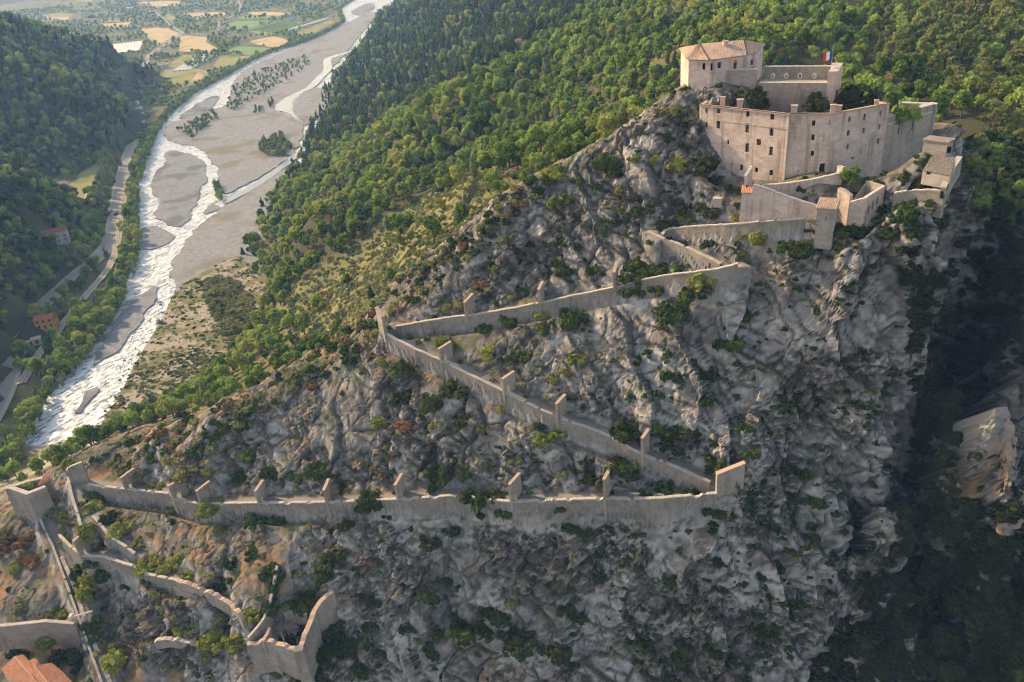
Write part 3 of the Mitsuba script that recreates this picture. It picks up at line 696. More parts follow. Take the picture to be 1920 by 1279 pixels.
GATES = [  # ramp, foot pixel, top pixel, far end of the cap, label
    ('lower', (237, 918), (229, 896), (252, 879), 'pylon gate with pale cap, leftmost on the lowest ramp'),
    ('lower', (325, 936), (317, 912), (346, 897), 'pylon gate where the lowest ramp wall steps down, second from its left end'),
    ('lower', (380, 947), (371, 921), (393, 904), 'pylon gate beside a pale bush on the lowest ramp, third from the left'),
    ('lower', (487, 944), (480, 921), (494, 911), 'narrow grey pylon gate fourth from the left on the lowest ramp'),
    ('lower', (616, 943), (609, 919), (619, 908), 'narrow grey pylon gate fifth from the left on the lowest ramp'),
    ('lower', (748, 936), (741, 910), (754, 901), 'narrow grey pylon gate right at the crest bend of the lowest ramp wall'),
    ('lower', (961, 941), (955, 909), (975, 893), 'tall grey pylon gate below the big smooth rock slab'),
    ('lower', (1138, 936), (1134, 899), (1146, 883), 'slim pylon gate with orange cap, second from the right end of the lowest ramp'),
    ('middle', (1207, 855), (1203, 822), (1219, 806), 'pylon gate nearest the bottom of the second ramp'),
    ('middle', (1047, 786), (1040, 758), (1061, 740), 'pylon gate with a thin pole beside it on the second ramp'),
    ('middle', (945, 738), (939, 712), (966, 697), 'pylon gate with pink cap halfway up the second ramp'),
    ('middle', (829, 678), (823, 655), (846, 642), 'pylon gate with a small lit doorway under a pale green bush on the second ramp'),
    ('upper', (877, 593), (871, 568), (888, 551), 'pylon gate with orange cap near the left bend of the third ramp'),
    ('upper', (1014, 568), (1010, 543), (1020, 528), 'slim pylon gate second from the left on the third ramp'),
    ('upper', (1155, 539), (1151, 511), (1158, 493), 'slim tall pylon gate furthest right on the third ramp'),
    ('link', (150, 1043), (142, 1014), (158, 1000), 'pylon gate at lower left standing in front of the dark rounded tree'),
]


def pylon(ramp, foot, top, cap, label):
    r = RAMPS[ramp]['p']
    best = None
    for a in resample(r, 0.4):
        u, v_ = proj(a); e = (u - foot[0]) ** 2 + (v_ - foot[1]) ** 2
        if best is None or e < best[0]: best = (e, a)
    b = best[1]; w = RAMPS[ramp]['w']
    zt = zat(*top, b); zt = b[2] + np.clip(zt - b[2], 2.2, 6.5)
    i = np.argmin(np.linalg.norm(r[:, :2] - b[:2], axis=1)); i = min(max(i, 1), len(r) - 2)
    tdir = r[i + 1, :2] - r[i - 1, :2]; tdir /= np.linalg.norm(tdir); nrm = np.array([-tdir[1], tdir[0]])
    cand = []
    for th in np.radians(np.arange(-30, 31, 3)):
        d = nrm * math.cos(th) + tdir * math.sin(th)
        for rise in np.arange(0, 3.1, 0.25):
            e = np.array([*(b[:2] + d * (w + 1.0)), zt + rise]); u, v_ = proj(e)
            cand.append(((u - cap[0]) ** 2 + (v_ - cap[1]) ** 2 + 0.002 * abs(th) * 400, th, rise))
    _, th, rise = min(cand)
    d = nrm * math.cos(th) + tdir * math.sin(th); L = w + 1.0
    key = thing('pylon_gate', label, 'gateway', 'pylon gates across the ramp')
    P0, P1 = b[:2] - d * 0.25, b[:2] + d * L
    zf = b[2] - 1.0
    door = Polygon([(1.3, zf - 1), (2.5, zf - 1), (2.5, zf + 1.75), (2.25, zf + 2.2), (1.9, zf + 2.35), (1.55, zf + 2.2), (1.3, zf + 1.75)])
    out = [(0, zf - 5), (L + 0.25, zf - 3), (L + 0.25, zt + rise), (0, zt)]
    m = face_wall(P0, P1, out, 0.65, [door])
    part(key, 'wall', m, 'mat_grey_wall')
    c_ = face_wall(P0 - d * 0.08, P1 + d * 0.08, [(0, zt + 0.004), (L + 0.4, zt + rise + 0.004), (L + 0.4, zt + rise + 0.2), (0, zt + 0.2)], 0.8)
    n2 = np.array([-d[1], d[0]]); c_.vertices[:, :2] -= n2 * 0.075
    part(key, 'cap', c_, 'mat_brick_cap')
    return key


for g_ in GATES: pylon(*g_)


def end_wall(label, near, far, h, thick=0.9, mat='mat_grey_wall'):
    """a free-standing wall end: near and far are (top px, py, z)."""
    a, b = at(*near), at(*far)
    key = thing('pylon_gate', label, 'gateway', 'pylon gates across the ramp')
    d = (b - a)[:2]; L = np.linalg.norm(d)
    part(key, 'wall', face_wall(a, b, [(0, a[2] - h), (L, b[2] - h), (L, b[2]), (0, a[2])], thick), mat)
    e = d / L
    c_ = face_wall(a[:2] - e * 0.1, b[:2] + e * 0.1, [(0, a[2] + 0.004), (L + 0.2, b[2] + 0.004), (L + 0.2, b[2] + 0.22), (0, a[2] + 0.22)], thick + 0.24)
    c_.vertices[:, :2] -= np.array([-e[1], e[0]]) * 0.12
    part(key, 'cap', c_, 'mat_brick_cap')


b = RAMPS['lower']['p'][-1]; zt = zat(1343, 892, b)
end_wall('largest pylon wall with orange cap at the right-hand end of the lowest ramp', (1345, 891, zt), (1397, 870, zt + 2.0), 9.0)
b = RAMPS['middle']['p'][0]; zt = zat(722, 594, b)
end_wall('tilted pylon wall with lit cap at the sharp left-hand bend of the ramps', (721, 594, zt), (709, 576, zt + 1.2), 8.0)
for px, py, zz_, h, lab in [(1048, 787, 64.3, 7.0, 'thin dark wooden pole beside a pylon gate on the second ramp'), (534, 1208, 27.5, 4.5, 'thin pale flagless pole leaning inside the ruined bastion')]:
    p = at(px, py, zz_)
    m = trimesh.creation.cylinder(0.09, h, sections=8); m.apply_translation([0, 0, h / 2]); m.apply_translation(p - [0, 0, 0.5])
    whole('pole', m, 'mat_pole' if px < 700 else 'mat_wood', lab, 'pole')
# ------------------------------------------------------------------ the barracks: the big pink facade
ZT = 135.65
fA, fB, fM, fC = (at(px, py, ZT)[:2] for px, py in [(1312, 195.5), (1480, 213.5), (1560, 213), (1668, 193)])
bk = thing('citadel_barracks', 'large pink stone barracks with four rows of small dark windows', 'castle')
nrmB = (lambda t: np.array([-t[1], t[0]]) / np.linalg.norm(t))(fM - fB)
fB2 = fB + nrmB * 0.55
SEGS = [(fA, fB), (fB2, fM), (fM, fC)]
cw = 4.7375
WL = [(162, 177, 18, 42, 'plain'), (270, 182, 30, 48, 'glazed'), (530, 207, 32, 52, 'plain'), (747, 234, 34, 52, 'plain'), (163, 304, 20, 48, 'plain'), (268, 305, 32, 70, 'glazed'), (524, 334, 32, 84, 'glazed'), (741, 363, 34, 82, 'glazed'),
      (163, 378, 11, 16, 'hole'), (355, 458, 20, 36, 'plain'), (315, 500, 11, 14, 'hole'), (523, 508, 32, 80, 'glazed'), (629, 458, 38, 54, 'shutter'), (736, 538, 32, 80, 'glazed'), (472, 684, 30, 54, 'plain'), (606, 706, 28, 44, 'surround'), (737, 730, 32, 50, 'surround'), (388, 650, 12, 14, 'hole'),
      (1116, 289, 28, 48, 'plain'), (1264, 284, 24, 48, 'plain'), (1435, 257, 22, 48, 'plain'), (1569, 234, 22, 52, 'plain'), (1709, 200, 15, 50, 'plain'), (1109, 417, 28, 50, 'plain'), (1256, 413, 22, 48, 'plain'), (1426, 378, 26, 48, 'plain'), (1561, 356, 22, 48, 'plain'), (1700, 323, 16, 46, 'plain'),
      (1104, 559, 28, 46, 'plain'), (1247, 553, 20, 46, 'plain'), (1419, 500, 20, 46, 'plain'), (1690, 448, 18, 48, 'plain'), (977, 716, 7, 28, 'slit'), (1050, 716, 7, 26, 'slit'), (1121, 714, 7, 26, 'slit'), (1208, 714, 7, 26, 'slit'), (1537, 548, 6, 30, 'slit'), (1697, 550, 6, 24, 'slit'), (1463, 600, 20, 24, 'plain')]
door_px = (1272, 702, 46, 88)
for si, (P0, P1) in enumerate(SEGS):
    L = np.linalg.norm(P1 - P0); holes, todo = [], []
    for cx, cy, w_, h_, kind in WL:
        px, py = 1290 + cx / cw, 170 + cy / cw
        seg = 0 if px < 1480 else (1 if px < 1560 else 2)
        if seg != si: continue
        s, zc = plane_hit(px, py, P0, P1)
        s0, _ = plane_hit(px - w_ / cw / 2, py, P0, P1); s1, _ = plane_hit(px + w_ / cw / 2, py, P0, P1)
        _, za = plane_hit(px, py + h_ / cw / 2, P0, P1); _, zb_ = plane_hit(px, py - h_ / cw / 2, P0, P1)
        w, h = min(abs(s1 - s0), 1.6), abs(zb_ - za)
        holes.append(sbox(s - w / 2, zc - h / 2, s + w / 2, zc + h / 2)); todo.append((s, zc, w, h, kind))
    if si == 1:
        px, py = 1290 + door_px[0] / cw, 170 + door_px[1] / cw
        s, zc = plane_hit(px, py, P0, P1); w, h = 1.5, 2.9; s = min(s, L - w / 2 - 0.05)
        holes.append(Polygon([(s - w / 2, zc - h / 2), (s + w / 2, zc - h / 2), (s + w / 2, zc + h * 0.35), (s + w * 0.3, zc + h * 0.46), (s, zc + h / 2), (s - w * 0.3, zc + h * 0.46), (s - w / 2, zc + h * 0.35)]))
        dk = part(bk, 'door', slab(P0, P1, s - w / 2, s + w / 2, zc - h / 2, zc + h / 2, 0.5, 0.6), 'mat_slate_pane', label='tall arched dark grey doorway at the foot of the wall')
        part(dk, 'surround', join([slab(P0, P1, s - w / 2 - 0.25, s - w / 2, zc - h / 2, zc + h * 0.4, -0.05, 0.2), slab(P0, P1, s - w / 2 - 0.25, s + w / 2 + 0.25, zc + h / 2, zc + h / 2 + 0.25, -0.05, 0.2)]), 'mat_pale_stone')
    m = face_wall(P0, P1, [(0, 108), (L, 108), (L, ZT - 0.1), (0, ZT - 0.1)], 1.0, holes)
    part(bk, 'wall', m, 'mat_plaster')
    for s, zc, w, h, kind in todo:
        window(bk, P0, P1, s, zc, w, h, kind)
    # tiled eaves: one row of barrel tiles running back
    t = (P1 - P0) / L; n_ = np.array([-t[1], t[0]])
    a0, a1 = P0 - n_ * 0.35, P1 - n_ * 0.35; b0, b1 = P0 + n_ * 7, P1 + n_ * 7
    part(bk, 'roof', corrugated([*a0, ZT + 0.02], [*a1, ZT + 0.02], [*b1, ZT - 2.6], [*b0, ZT - 2.6]), 'mat_orange_tile', stuff=True)
    part(bk, 'roof_slab', hexa(np.array([[*p, z_] for p, z_ in ((a0, ZT - 0.28), (a1, ZT - 0.28), (b1, ZT - 2.9), (b0, ZT - 2.9))]), np.array([[*p, z_] for p, z_ in ((a0, ZT - 0.05), (a1, ZT - 0.05), (b1, ZT - 2.67), (b0, ZT - 2.67))])), 'mat_brick_cap')
    if si == 0:      # quoin chain and the string of drainpipe-dark moulding across the left half
        for e0, e1 in ((0.0, 0.55), (L - 0.5, L + 0.02)):
            part(bk, 'quoin', join([slab(P0, P1, e0, e1 + (0.25 if k % 2 and e0 == 0 else 0), 112 + k * 0.5, 112 + k * 0.5 + 0.46, -0.06, 0.02) for k in range(47)]), 'mat_pale_stone', stuff=True)
        s_a, z_a = plane_hit(1290 + 310 / cw, 170 + 273 / cw, P0, P1); s_b, z_b = plane_hit(1290 + 885 / cw, 170 + 348 / cw, P0, P1)
        part(bk, 'moulding', join([slab(P0, P1, s_a + (s_b - s_a) * k / 12, s_a + (s_b - s_a) * (k + 1) / 12, z_a + (z_b - z_a) * k / 12 - 0.1, z_a + (z_b - z_a) * k / 12 + 0.08, -0.1, 0.05) for k in range(12)]), 'mat_grey_wall')
# ends and back of the building
backA, backC = fA + np.array([4.0, 6.5]), fC + np.array([-1.0, 7.5])
part(bk, 'end_wall', strip_wall(np.array([fA, backA]), np.array([fA, backA]) + [0.9, -0.3], ZT - 0.15, 108), 'mat_plaster')
part(bk, 'end_wall', strip_wall(np.array([fC, backC]), np.array([fC, backC]) + [-0.9, 0.0], ZT - 0.15, 108), 'mat_plaster')
for px, py, w, h, mat, lab in [(1354, 197, 1.15, 2.0, 'mat_plaster', None), (1387, 201, 1.4, 1.9, 'mat_grey_wall', None), (1489, 214, 1.3, 2.0, 'mat_brick_cap', 'square orange brick chimney stack'), (1562, 212, 1.1, 1.9, 'mat_brick_cap', 'crumbling orange brick chimney'), (1572, 211, 1.3, 1.6, 'mat_brick_cap', None), (1644, 197, 0.8, 1.2, 'mat_grey_wall', None)]:
    p = at(px, py, ZT) + np.array([0.4, 1.2, 0])
    k = part(bk, 'chimney', oriented_box(p, (0.94, -0.34), (0.34, 0.94), w, w * 0.8, ZT - 2, ZT + h - 0.5), mat, label=lab)
    part(k, 'cap', oriented_box(p, (0.94, -0.34), (0.34, 0.94), w + 0.25, w * 0.8 + 0.25, ZT + h - 0.496, ZT + h - 0.3), 'mat_brick_cap')

# ------------------------------------------------------------------ right-hand rampart
zc = zat(1668, 222, fC); fD = at(1758, 194.5, zc)[:2]; fE = at(1692, 192, zc)[:2]
rw = thing('rampart', 'tall grey angled rampart joined to the right end of the barracks', 'wall')
tt = (fD - fC) / np.linalg.norm(fD - fC); C2 = fC + tt * 0.15 + np.array([-tt[1], tt[0]]) * 0.5
L = np.linalg.norm(fD - C2)
part(rw, 'wall', face_wall(C2, fD, [(0, 106), (L, 106), (L, zc), (0, zc)], 1.6), 'mat_grey_wall')
part(rw, 'string_course', slab(C2, fD, 0.0, L - 0.01, zc - 1.75, zc - 1.45, -0.14, 0.1), 'mat_coping')
part(rw, 'coping', slab(C2, fD, -0.1, L, zc + 0.004, zc + 0.2, -0.1, 1.7), 'mat_coping')
part(rw, 'wall', strip_wall(np.array([fD, fE]), np.array([fD, fE]) + (lambda t: np.array([-t[1], t[0]]) * 1.4 / np.linalg.norm(t))(fE - fD), zc - 0.004, 106), 'mat_grey_wall', label='rear wall running back from the outer corner')
part(rw, 'coping', strip_wall(np.array([fD, fE]), np.array([fD, fE]) + (lambda t: np.array([-t[1], t[0]]) * 1.5 / np.linalg.norm(t))(fE - fD), zc + 0.21, zc + 0.0), 'mat_coping')
for px, py in [(1730, 214), (1742, 212)]:
    s, z_ = plane_hit(px, py, C2, fD)
    part(rw, 'loophole', slab(C2, fD, s - 0.12, s + 0.12, z_ - 0.45, z_ + 0.45, -0.02, 0.3), 'mat_pale_stone')

# ------------------------------------------------------------------ outer ramparts, gate tower, turret
TUR = atR(1404, 352, 189); zb0 = zat(1397, 400, TUR)
w1 = thing('outer_rampart', 'long pale outer rampart sloping down from the tiled turret to the gate tower', 'wall')
W1 = np.array([atR(1412, 346, 188.5), atR(1438, 354, 188), atR(1480, 370, 187.5), atR(1533, 387, 186.5), atR(1545, 392, 186)])
parapet_wall(w1, W1, 12, thick=0.8, seed=130, rough=0.02, mat='mat_plaster', batter=0.8)
w2 = thing('outer_rampart', 'inner rampart with rust streaks rising right towards the arched door', 'wall')
W2 = np.array([atR(1429, 347.5, 191.5), atR(1476, 344, 191.5), atR(1522, 337, 192), atR(1571, 326, 193), atR(1580, 323, 193.5)])
parapet_wall(w2, W2, 11, thick=0.8, seed=131, rough=0.02, mat='mat_plaster')
w2b = thing('outer_rampart', 'short stub of rampart standing beside the arched barracks door', 'wall')
parapet_wall(w2b, np.array([atR(1570, 311, 195.5), atR(1581, 314, 194)]), 6, thick=0.7, seed=137, rough=0.02, mat='mat_plaster')
w0 = thing('outer_rampart', 'thin slanting wall between the tiled turret and the barracks foot', 'wall')
parapet_wall(w0, np.array([atR(1400, 330, 190.5), atR(1411, 311, 195)]), 6, thick=0.5, seed=132, rough=0.02, mat='mat_plaster')
tu = thing('turret', 'small square corner turret with a lit orange tiled roof', 'tower')
ax_, ay_ = np.array([0.93, -0.36]), np.array([0.36, 0.93])
tc = TUR[:2] + ay_ * 1.1; zt = TUR[2] - 1.2
base_q = [tc + ax_ * a * 1.55 + ay_ * b * 1.3 for a, b in ((-1.35, -1.5), (1.0, -1.5), (1.0, 1.0), (-1.35, 1.0))]; top_q = [tc + ax_ * a * 1.35 + ay_ * b * 1.2 for a, b in ((-1, -1), (1, -1), (1, 1), (-1, 1))]
part(tu, 'wall', hexa(np.array([[*q, 108] for q in base_q]), np.array([[*q, zt] for q in top_q])), 'mat_plaster')
rq = [tc + ax_ * a * 1.6 + ay_ * b * 1.5 for a, b in ((-1, -1), (1, -1), (1, 1), (-1, 1))]
part(tu, 'roof', corrugated([*rq[0], zt + 0.05], [*rq[1], zt + 0.05], [*rq[2], zt + 0.9], [*rq[3], zt + 0.9]), 'mat_orange_tile', stuff=True)
part(tu, 'roof_slab', hexa(np.array([[*q, z_] for q, z_ in zip(rq, (zt - 0.1, zt - 0.1, zt - 0.1, zt - 0.1))]), np.array([[*q, z_] for q, z_ in zip(rq, (zt + 0.02, zt + 0.02, zt + 0.87, zt + 0.87))])), 'mat_brick_cap')
s_, z_ = plane_hit(1290 + 522 / cw, 170 + 850 / cw, tc - ay_ * 1.25 - ax_, tc - ay_ * 1.25 + ax_)
part(tu, 'window', slab(tc - ay_ * 1.24 - ax_, tc - ay_ * 1.24 + ax_, s_ - 0.2, s_ + 0.2, z_ - 0.25, z_ + 0.25, -0.03, 0.1), 'mat_dark')

gt = thing('gate_tower', 'square gate tower with a pitched tile roof at the top of the ramp', 'tower')
G0, G1 = atR(1532.5, 391, 184), atR(1566.5, 392, 183.4)
gx_ = (G1 - G0)[:2]; gw = np.linalg.norm(gx_); gx_ /= gw; gy_ = np.array([-gx_[1], gx_[0]])
gc = (G0[:2] + G1[:2]) / 2 + gy_ * 1.6; gz = G0[2]
part(gt, 'wall', oriented_box(gc, gx_, gy_, gw, 3.2, gz - 9, gz), 'mat_grey_wall')
q = [gc + gx_ * a * (gw / 2 + 0.3) + gy_ * b * 1.9 for a, b in ((-1, -1), (1, -1), (1, 1), (-1, 1))]
part(gt, 'roof', corrugated([*q[0], gz + 0.1], [*q[1], gz + 0.1], [*q[2], gz + 1.3], [*q[3], gz + 1.3], pitch=0.4, amp=0.09), 'mat_tile', stuff=True)
part(gt, 'roof_slab', hexa(np.array([[*p, gz + 0.004] for p in q]), np.array([[*p, z_] for p, z_ in zip(q, (gz + 0.06, gz + 0.06, gz + 1.26, gz + 1.26))])), 'mat_brick_cap')
s_, z_ = plane_hit(1290 + 1225 / cw, 170 + 1140 / cw, G0, G1)
part(gt, 'loophole', slab(G0, G1, s_ - 0.08, s_ + 0.08, z_ - 0.5, z_ + 0.5, -0.02, 0.2), 'mat_dark')
dbr = thing('drawbridge', 'small timber footbridge between the uppermost ramp and the gate tower', 'bridge')
d0, d1 = atR(1512, 411, 187), atR(1534, 412, 184.5)
dn_ = (d1 - d0)[:2]; dl = np.linalg.norm(dn_); dn_ /= dl; dp = np.array([-dn_[1], dn_[0]])
for k in range(8):
    part(dbr, 'plank', oriented_box(d0[:2] + dn_ * (k + 0.5) * dl / 8 + dp * 1.0, dn_, dp, dl / 8 - 0.05, 2.2, d0[2] - 0.5 - 0.02 * (k % 2), d0[2] - 0.38), 'mat_wood')
for b_ in (0.0, 2.0):
    part(dbr, 'rail', oriented_box((d0[:2] + d1[:2]) / 2 + dp * b_, dn_, dp, dl, 0.1, d0[2] + 0.45, d0[2] + 0.55), 'mat_wood')
w3 = thing('outer_rampart', 'low wall sloping down behind the gate tower from a leafy tree', 'wall')
parapet_wall(w3, np.array([atR(1571, 353, 189), atR(1583, 358, 188), atR(1594, 367, 187)]), 10, thick=0.8, seed=133, rough=0.02, mat='mat_plaster')
gh = thing('guardhouse', 'roofless guardhouse with three slit windows right of the gate tower', 'building')
h0, h1, h2 = atR(1594, 379, 186.3), atR(1626, 370, 185.5), atR(1659, 349, 188)
Lg = np.linalg.norm((h1 - h0)[:2])
part(gh, 'wall', face_wall(h0, h1, [(0, 104), (Lg, 104), (Lg, h1[2]), (0, h0[2])], 0.8), 'mat_plaster')
Lg2 = np.linalg.norm((h2 - h1)[:2]); hs = []
for px, py in [(1290 + 1606 / cw, 170 + 1058 / cw), (1290 + 1643 / cw, 170 + 1020 / cw), (1290 + 1682 / cw, 170 + 978 / cw)]:
    s_, z_ = plane_hit(px, py, h1, h2); hs.append((s_, z_))
part(gh, 'wall', face_wall(h1, h2, [(0, 104), (Lg2, 104), (Lg2, h2[2]), (0, h1[2])], 0.8, [sbox(s_ - 0.3, z_ - 0.9, s_ + 0.3, z_ + 0.9) for s_, z_ in hs]), 'mat_plaster')
for s_, z_ in hs: part(gh, 'window', slab(h1, h2, s_ - 0.3, s_ + 0.3, z_ - 0.9, z_ + 0.9, 0.6, 0.7), 'mat_dark')
h3 = atR(1624, 339, 192)
part(gh, 'wall', strip_wall(np.array([h2[:2], h3[:2]]), np.array([h2[:2], h3[:2]]) + [0.3, 0.5], [h2[2], h3[2]], 106), 'mat_grey_wall')
part(gh, 'wall', strip_wall(np.array([h3[:2], h0[:2] + [0.5, 1.0]]), np.array([h3[:2], h0[:2] + [0.5, 1.0]]) + [0.5, 0.2], [h3[2] - 0.3, h0[2] - 0.6], 106), 'mat_grey_wall')

# ------------------------------------------------------------------ small houses and terrace at the right end
hs1 = thing('small_house', 'small flat-roofed stone hut behind the tile-roofed house on the right terrace', 'house')
a, b = atR(1741, 264, 194), atR(1786, 270, 192.5)
L = np.linalg.norm((b - a)[:2])
part(hs1, 'wall', oriented_box((a[:2] + b[:2]) / 2 + [0.5, 1.6], (b - a)[:2] / L, np.array([-(b - a)[1], (b - a)[0]]) / L, L, 3.2, a[2] - 4, a[2]), 'mat_grey_wall')
part(hs1, 'roof', oriented_box((a[:2] + b[:2]) / 2 + [0.5, 1.6], (b - a)[:2] / L, np.array([-(b - a)[1], (b - a)[0]]) / L, L + 0.5, 3.7, a[2] + 0.004, a[2] + 0.3), 'mat_shaded_tile')
s_, z_ = plane_hit(1780, 281, a, b)
part(hs1, 'window', slab(a, b, s_ - 0.3, s_ + 0.3, z_ - 0.6, z_ + 0.6, -0.35, 0.3), 'mat_dark')
hs2 = thing('small_house', 'low house with a sloping tiled roof coloured grey-brown for shade on the right terrace', 'house')
c = [atR(1730, 321, 187.5), atR(1782, 331, 185), atR(1793, 296, 190.5), atR(1748, 292, 191.5)]
zl = (c[0][2] + c[1][2]) / 2; zh = zl + 1.6
c = [np.array([*at(1730, 321, zl)[:2], zl]), np.array([*at(1782, 331, zl)[:2], zl]), np.array([*at(1793, 296, zh)[:2], zh]), np.array([*at(1748, 292, zh)[:2], zh])]
part(hs2, 'roof', corrugated(*c), 'mat_shaded_tile', stuff=True)
part(hs2, 'wall', hexa(np.array([[*(p[:2] * 0.998), zl - 2.6] for p in c]), np.array([p - [0, 0, 0.05] for p in c])), 'mat_grey_wall')
s_, z_ = plane_hit(1740, 330, c[0], c[1])
part(hs2, 'door', slab(c[0], c[1], s_ - 0.4, s_ + 0.4, z_ - 1.0, z_ + 0.9, -0.05, 0.3), 'mat_dark')
tw = thing('terrace_wall', 'rubble terrace wall with a small window at the far right end of the citadel', 'wall')
parapet_wall(tw, np.array([atR(1676, 362, 187), atR(1710, 356, 186.5), atR(1745, 355, 185.5), atR(1772, 360, 184.5)]), 5.5, seed=134, rough=0.2)
parapet_wall(tw, np.array([atR(1773, 352, 184.3), atR(1783, 330, 186.5), atR(1795, 306, 190), atR(1804, 294, 192)])[::1], 4, thick=0.9, seed=135, rough=0.05, mat='mat_rubble')
p0, p1 = atR(1745, 355, 185.5), atR(1772, 360, 184.5); s_, z_ = plane_hit(1767, 365, p0, p1)
part(tw, 'window', slab(p0, p1, s_ - 0.25, s_ + 0.25, z_ - 0.7, z_ + 0.7, -0.4, 0.3), 'mat_dark')

# ------------------------------------------------------------------ the keep and its high terrace
KZ = 144.7
ke = [at(px, py, KZ)[:2] for px, py in [(1273.7, 91), (1288.8, 112), (1330, 113), (1400, 104), (1422, 99), (1434.5, 83)]]
kp = thing('keep', 'polygonal keep with a pale terracotta tiled roof, highest building of the citadel', 'castle')
kring = np.array(ke); cen = kring.mean(0); inn_ = cen + (kring - cen) * 0.965
KW = [(381, 356, 30, 60, 'surround'), (458, 361, 36, 66, 'surround'), (543, 342, 34, 54, 'surround'), (645, 350, 34, 50, 'pale'), (705, 340, 34, 86, 'lit'), (877, 313, 32, 50, 'surround'), (982, 215, 10, 36, 'plain'), (170, 347, 12, 52, 'plain')]
kc = 5.486
nW = len(inn_)
for i in range(nW):
    P0, P1 = inn_[i], inn_[(i + 1) % nW]
    L = np.linalg.norm(P1 - P0); holes, todo = [], []
    for cx, cy, w_, h_, kind in KW:
        px, py = 1250 + cx / kc, 60 + cy / kc
        seg = 0 if px < 1288 else 1 if px < 1329.5 else 2 if px < 1400 else 3 if px < 1421 else 4
        if seg != i: continue
        s, zc_ = plane_hit(px, py, P0, P1); h = h_ / kc * 0.146; w = max(0.5, w_ / kc * 0.15)
        if not 0.3 < s < L - 0.3: continue
        holes.append(sbox(s - w / 2, zc_ - h / 2, s + w / 2, zc_ + h / 2)); todo.append((s, zc_, w, h, kind))
    part(kp, 'wall', face_wall(P0, P1, [(0, 126), (L, 126), (L, KZ - 0.1), (0, KZ - 0.1)], 0.7, holes), 'mat_plaster')
    for s, zc_, w, h, kind in todo:
        if kind == 'pale': part(kp, 'shutter', slab(P0, P1, s - w / 2, s + w / 2, zc_ - h / 2, zc_ + h / 2, 0.15, 0.25), 'mat_coping')
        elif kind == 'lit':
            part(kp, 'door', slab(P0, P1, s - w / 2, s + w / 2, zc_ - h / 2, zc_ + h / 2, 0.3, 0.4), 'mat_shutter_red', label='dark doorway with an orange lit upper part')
            part(kp, 'door_panel', slab(P0, P1, s - w / 2 + 0.05, s + w * 0.4, zc_ + h * 0.2, zc_ + h / 2, 0.2, 0.29), 'mat_lit_door')  # orange colour stands in for light on the upper door
        else: window(kp, P0, P1, s, zc_, w, h, kind)
# hipped roof: high line along the back of the view, planes towards every eave
r1_, r2_ = at(1312, 83, KZ + 2.7)[:2], at(1395, 75.5, KZ + 2.7)[:2]
ridge = [np.array([*r1_, KZ + 2.7]), np.array([*r2_, KZ + 2.7])]
E_ = [np.array([*p, KZ]) for p in (cen + (kring - cen) * 1.015)]
planes = [(E_[0], E_[1], ridge[0], ridge[0]), (E_[1], E_[2], ridge[0], ridge[0]), (E_[2], E_[3], ridge[1], ridge[0]), (E_[3], E_[4], ridge[1], ridge[1]), (E_[4], E_[5], ridge[1], ridge[1]), (E_[5], E_[0], ridge[0], ridge[1])]
for a, b, c_, d_ in planes: part(kp, 'roof', corrugated(a, b, c_, d_, pitch=0.36, amp=0.06), 'mat_tile', stuff=True)
for a, b in ((E_[2], ridge[0]), (E_[3], ridge[1])):
    part(kp, 'hip', hexa(np.array([a + [-0.15, 0, 0.05], a + [0.15, 0, 0.05], b + [0.15, 0, 0.05], b + [-0.15, 0, 0.05]]), np.array([a + [-0.1, 0, 0.25], a + [0.1, 0, 0.25], b + [0.1, 0, 0.25], b + [-0.1, 0, 0.25]])), 'mat_wood')
pc = at(1360, 90, KZ + 1.5)
ck = part(kp, 'chimney', oriented_box(pc, (1, 0), (0, 1), 1.2, 1.0, KZ, KZ + 3.0), 'mat_plaster')
part(ck, 'cap', oriented_box(pc, (1, 0), (0, 1), 1.4, 1.2, KZ + 3.004, KZ + 3.2), 'mat_tile')
# small walled balcony in front of the keep
pq = [at(1314, 131, 141.7), at(1350, 130.5, 141.9), at(1400, 130, 142.0), at(1420, 129, 142.1)]
bal = thing('keep_terrace', 'rough terrace wall on bare rock directly below the keep windows', 'wall')
parapet_wall(bal, np.array(pq), 10, thick=0.5, seed=140, rough=0.03, mat='mat_grey_wall', batter=0.4)
tr = thing('high_terrace', 'high terrace right of the keep with a parapet of four oval loopholes', 'castle')
TZ = 139.1
q0, q1 = at(1423, 156, TZ), at(1553, 156.5, TZ); q2, q3 = at(1551, 152.5, TZ), at(1427, 150.5, TZ)
Lq = np.linalg.norm((q1 - q0)[:2]); tq = (q1 - q0)[:2] / Lq; nq = np.array([-tq[1], tq[0]])
part(tr, 'wall', face_wall(q0, q1, [(0, 116), (Lq, 116), (Lq, TZ), (0, TZ)], 1.2), 'mat_grey_wall')
part(tr, 'coping', slab(q0, q1, 0, Lq, TZ + 0.004, TZ + 0.14, -0.1, 1.2), 'mat_coping')
D_ = 5.0
part(tr, 'floor', slab(q0, q1, 0, Lq, TZ - 0.6, TZ - 0.05, 1.21, D_), 'mat_grey_wall')
B0, B1 = q0[:2] + nq * D_, q1[:2] + nq * D_
hb = []
for cx in (1095, 1231, 1370, 1520):
    px, py = 1250 + cx / kc, 60 + 452 / kc
    hb.append(plane_hit(px, py, B0, B1))
ztp = zat(1490, 125.5, (B0 + B1) / 2)
part(tr, 'parapet', face_wall(B0, B1, [(0, TZ - 2), (Lq, TZ - 2), (Lq, ztp), (0, ztp)], 0.8, [affinity.scale(Point(s_, z_).buffer(0.36, 8), 0.85, 1.35) for s_, z_ in hb]), 'mat_rubble')
part(tr, 'coping', slab(B0, B1, 0, Lq, ztp + 0.004, ztp + 0.15, -0.08, 0.9), 'mat_coping')
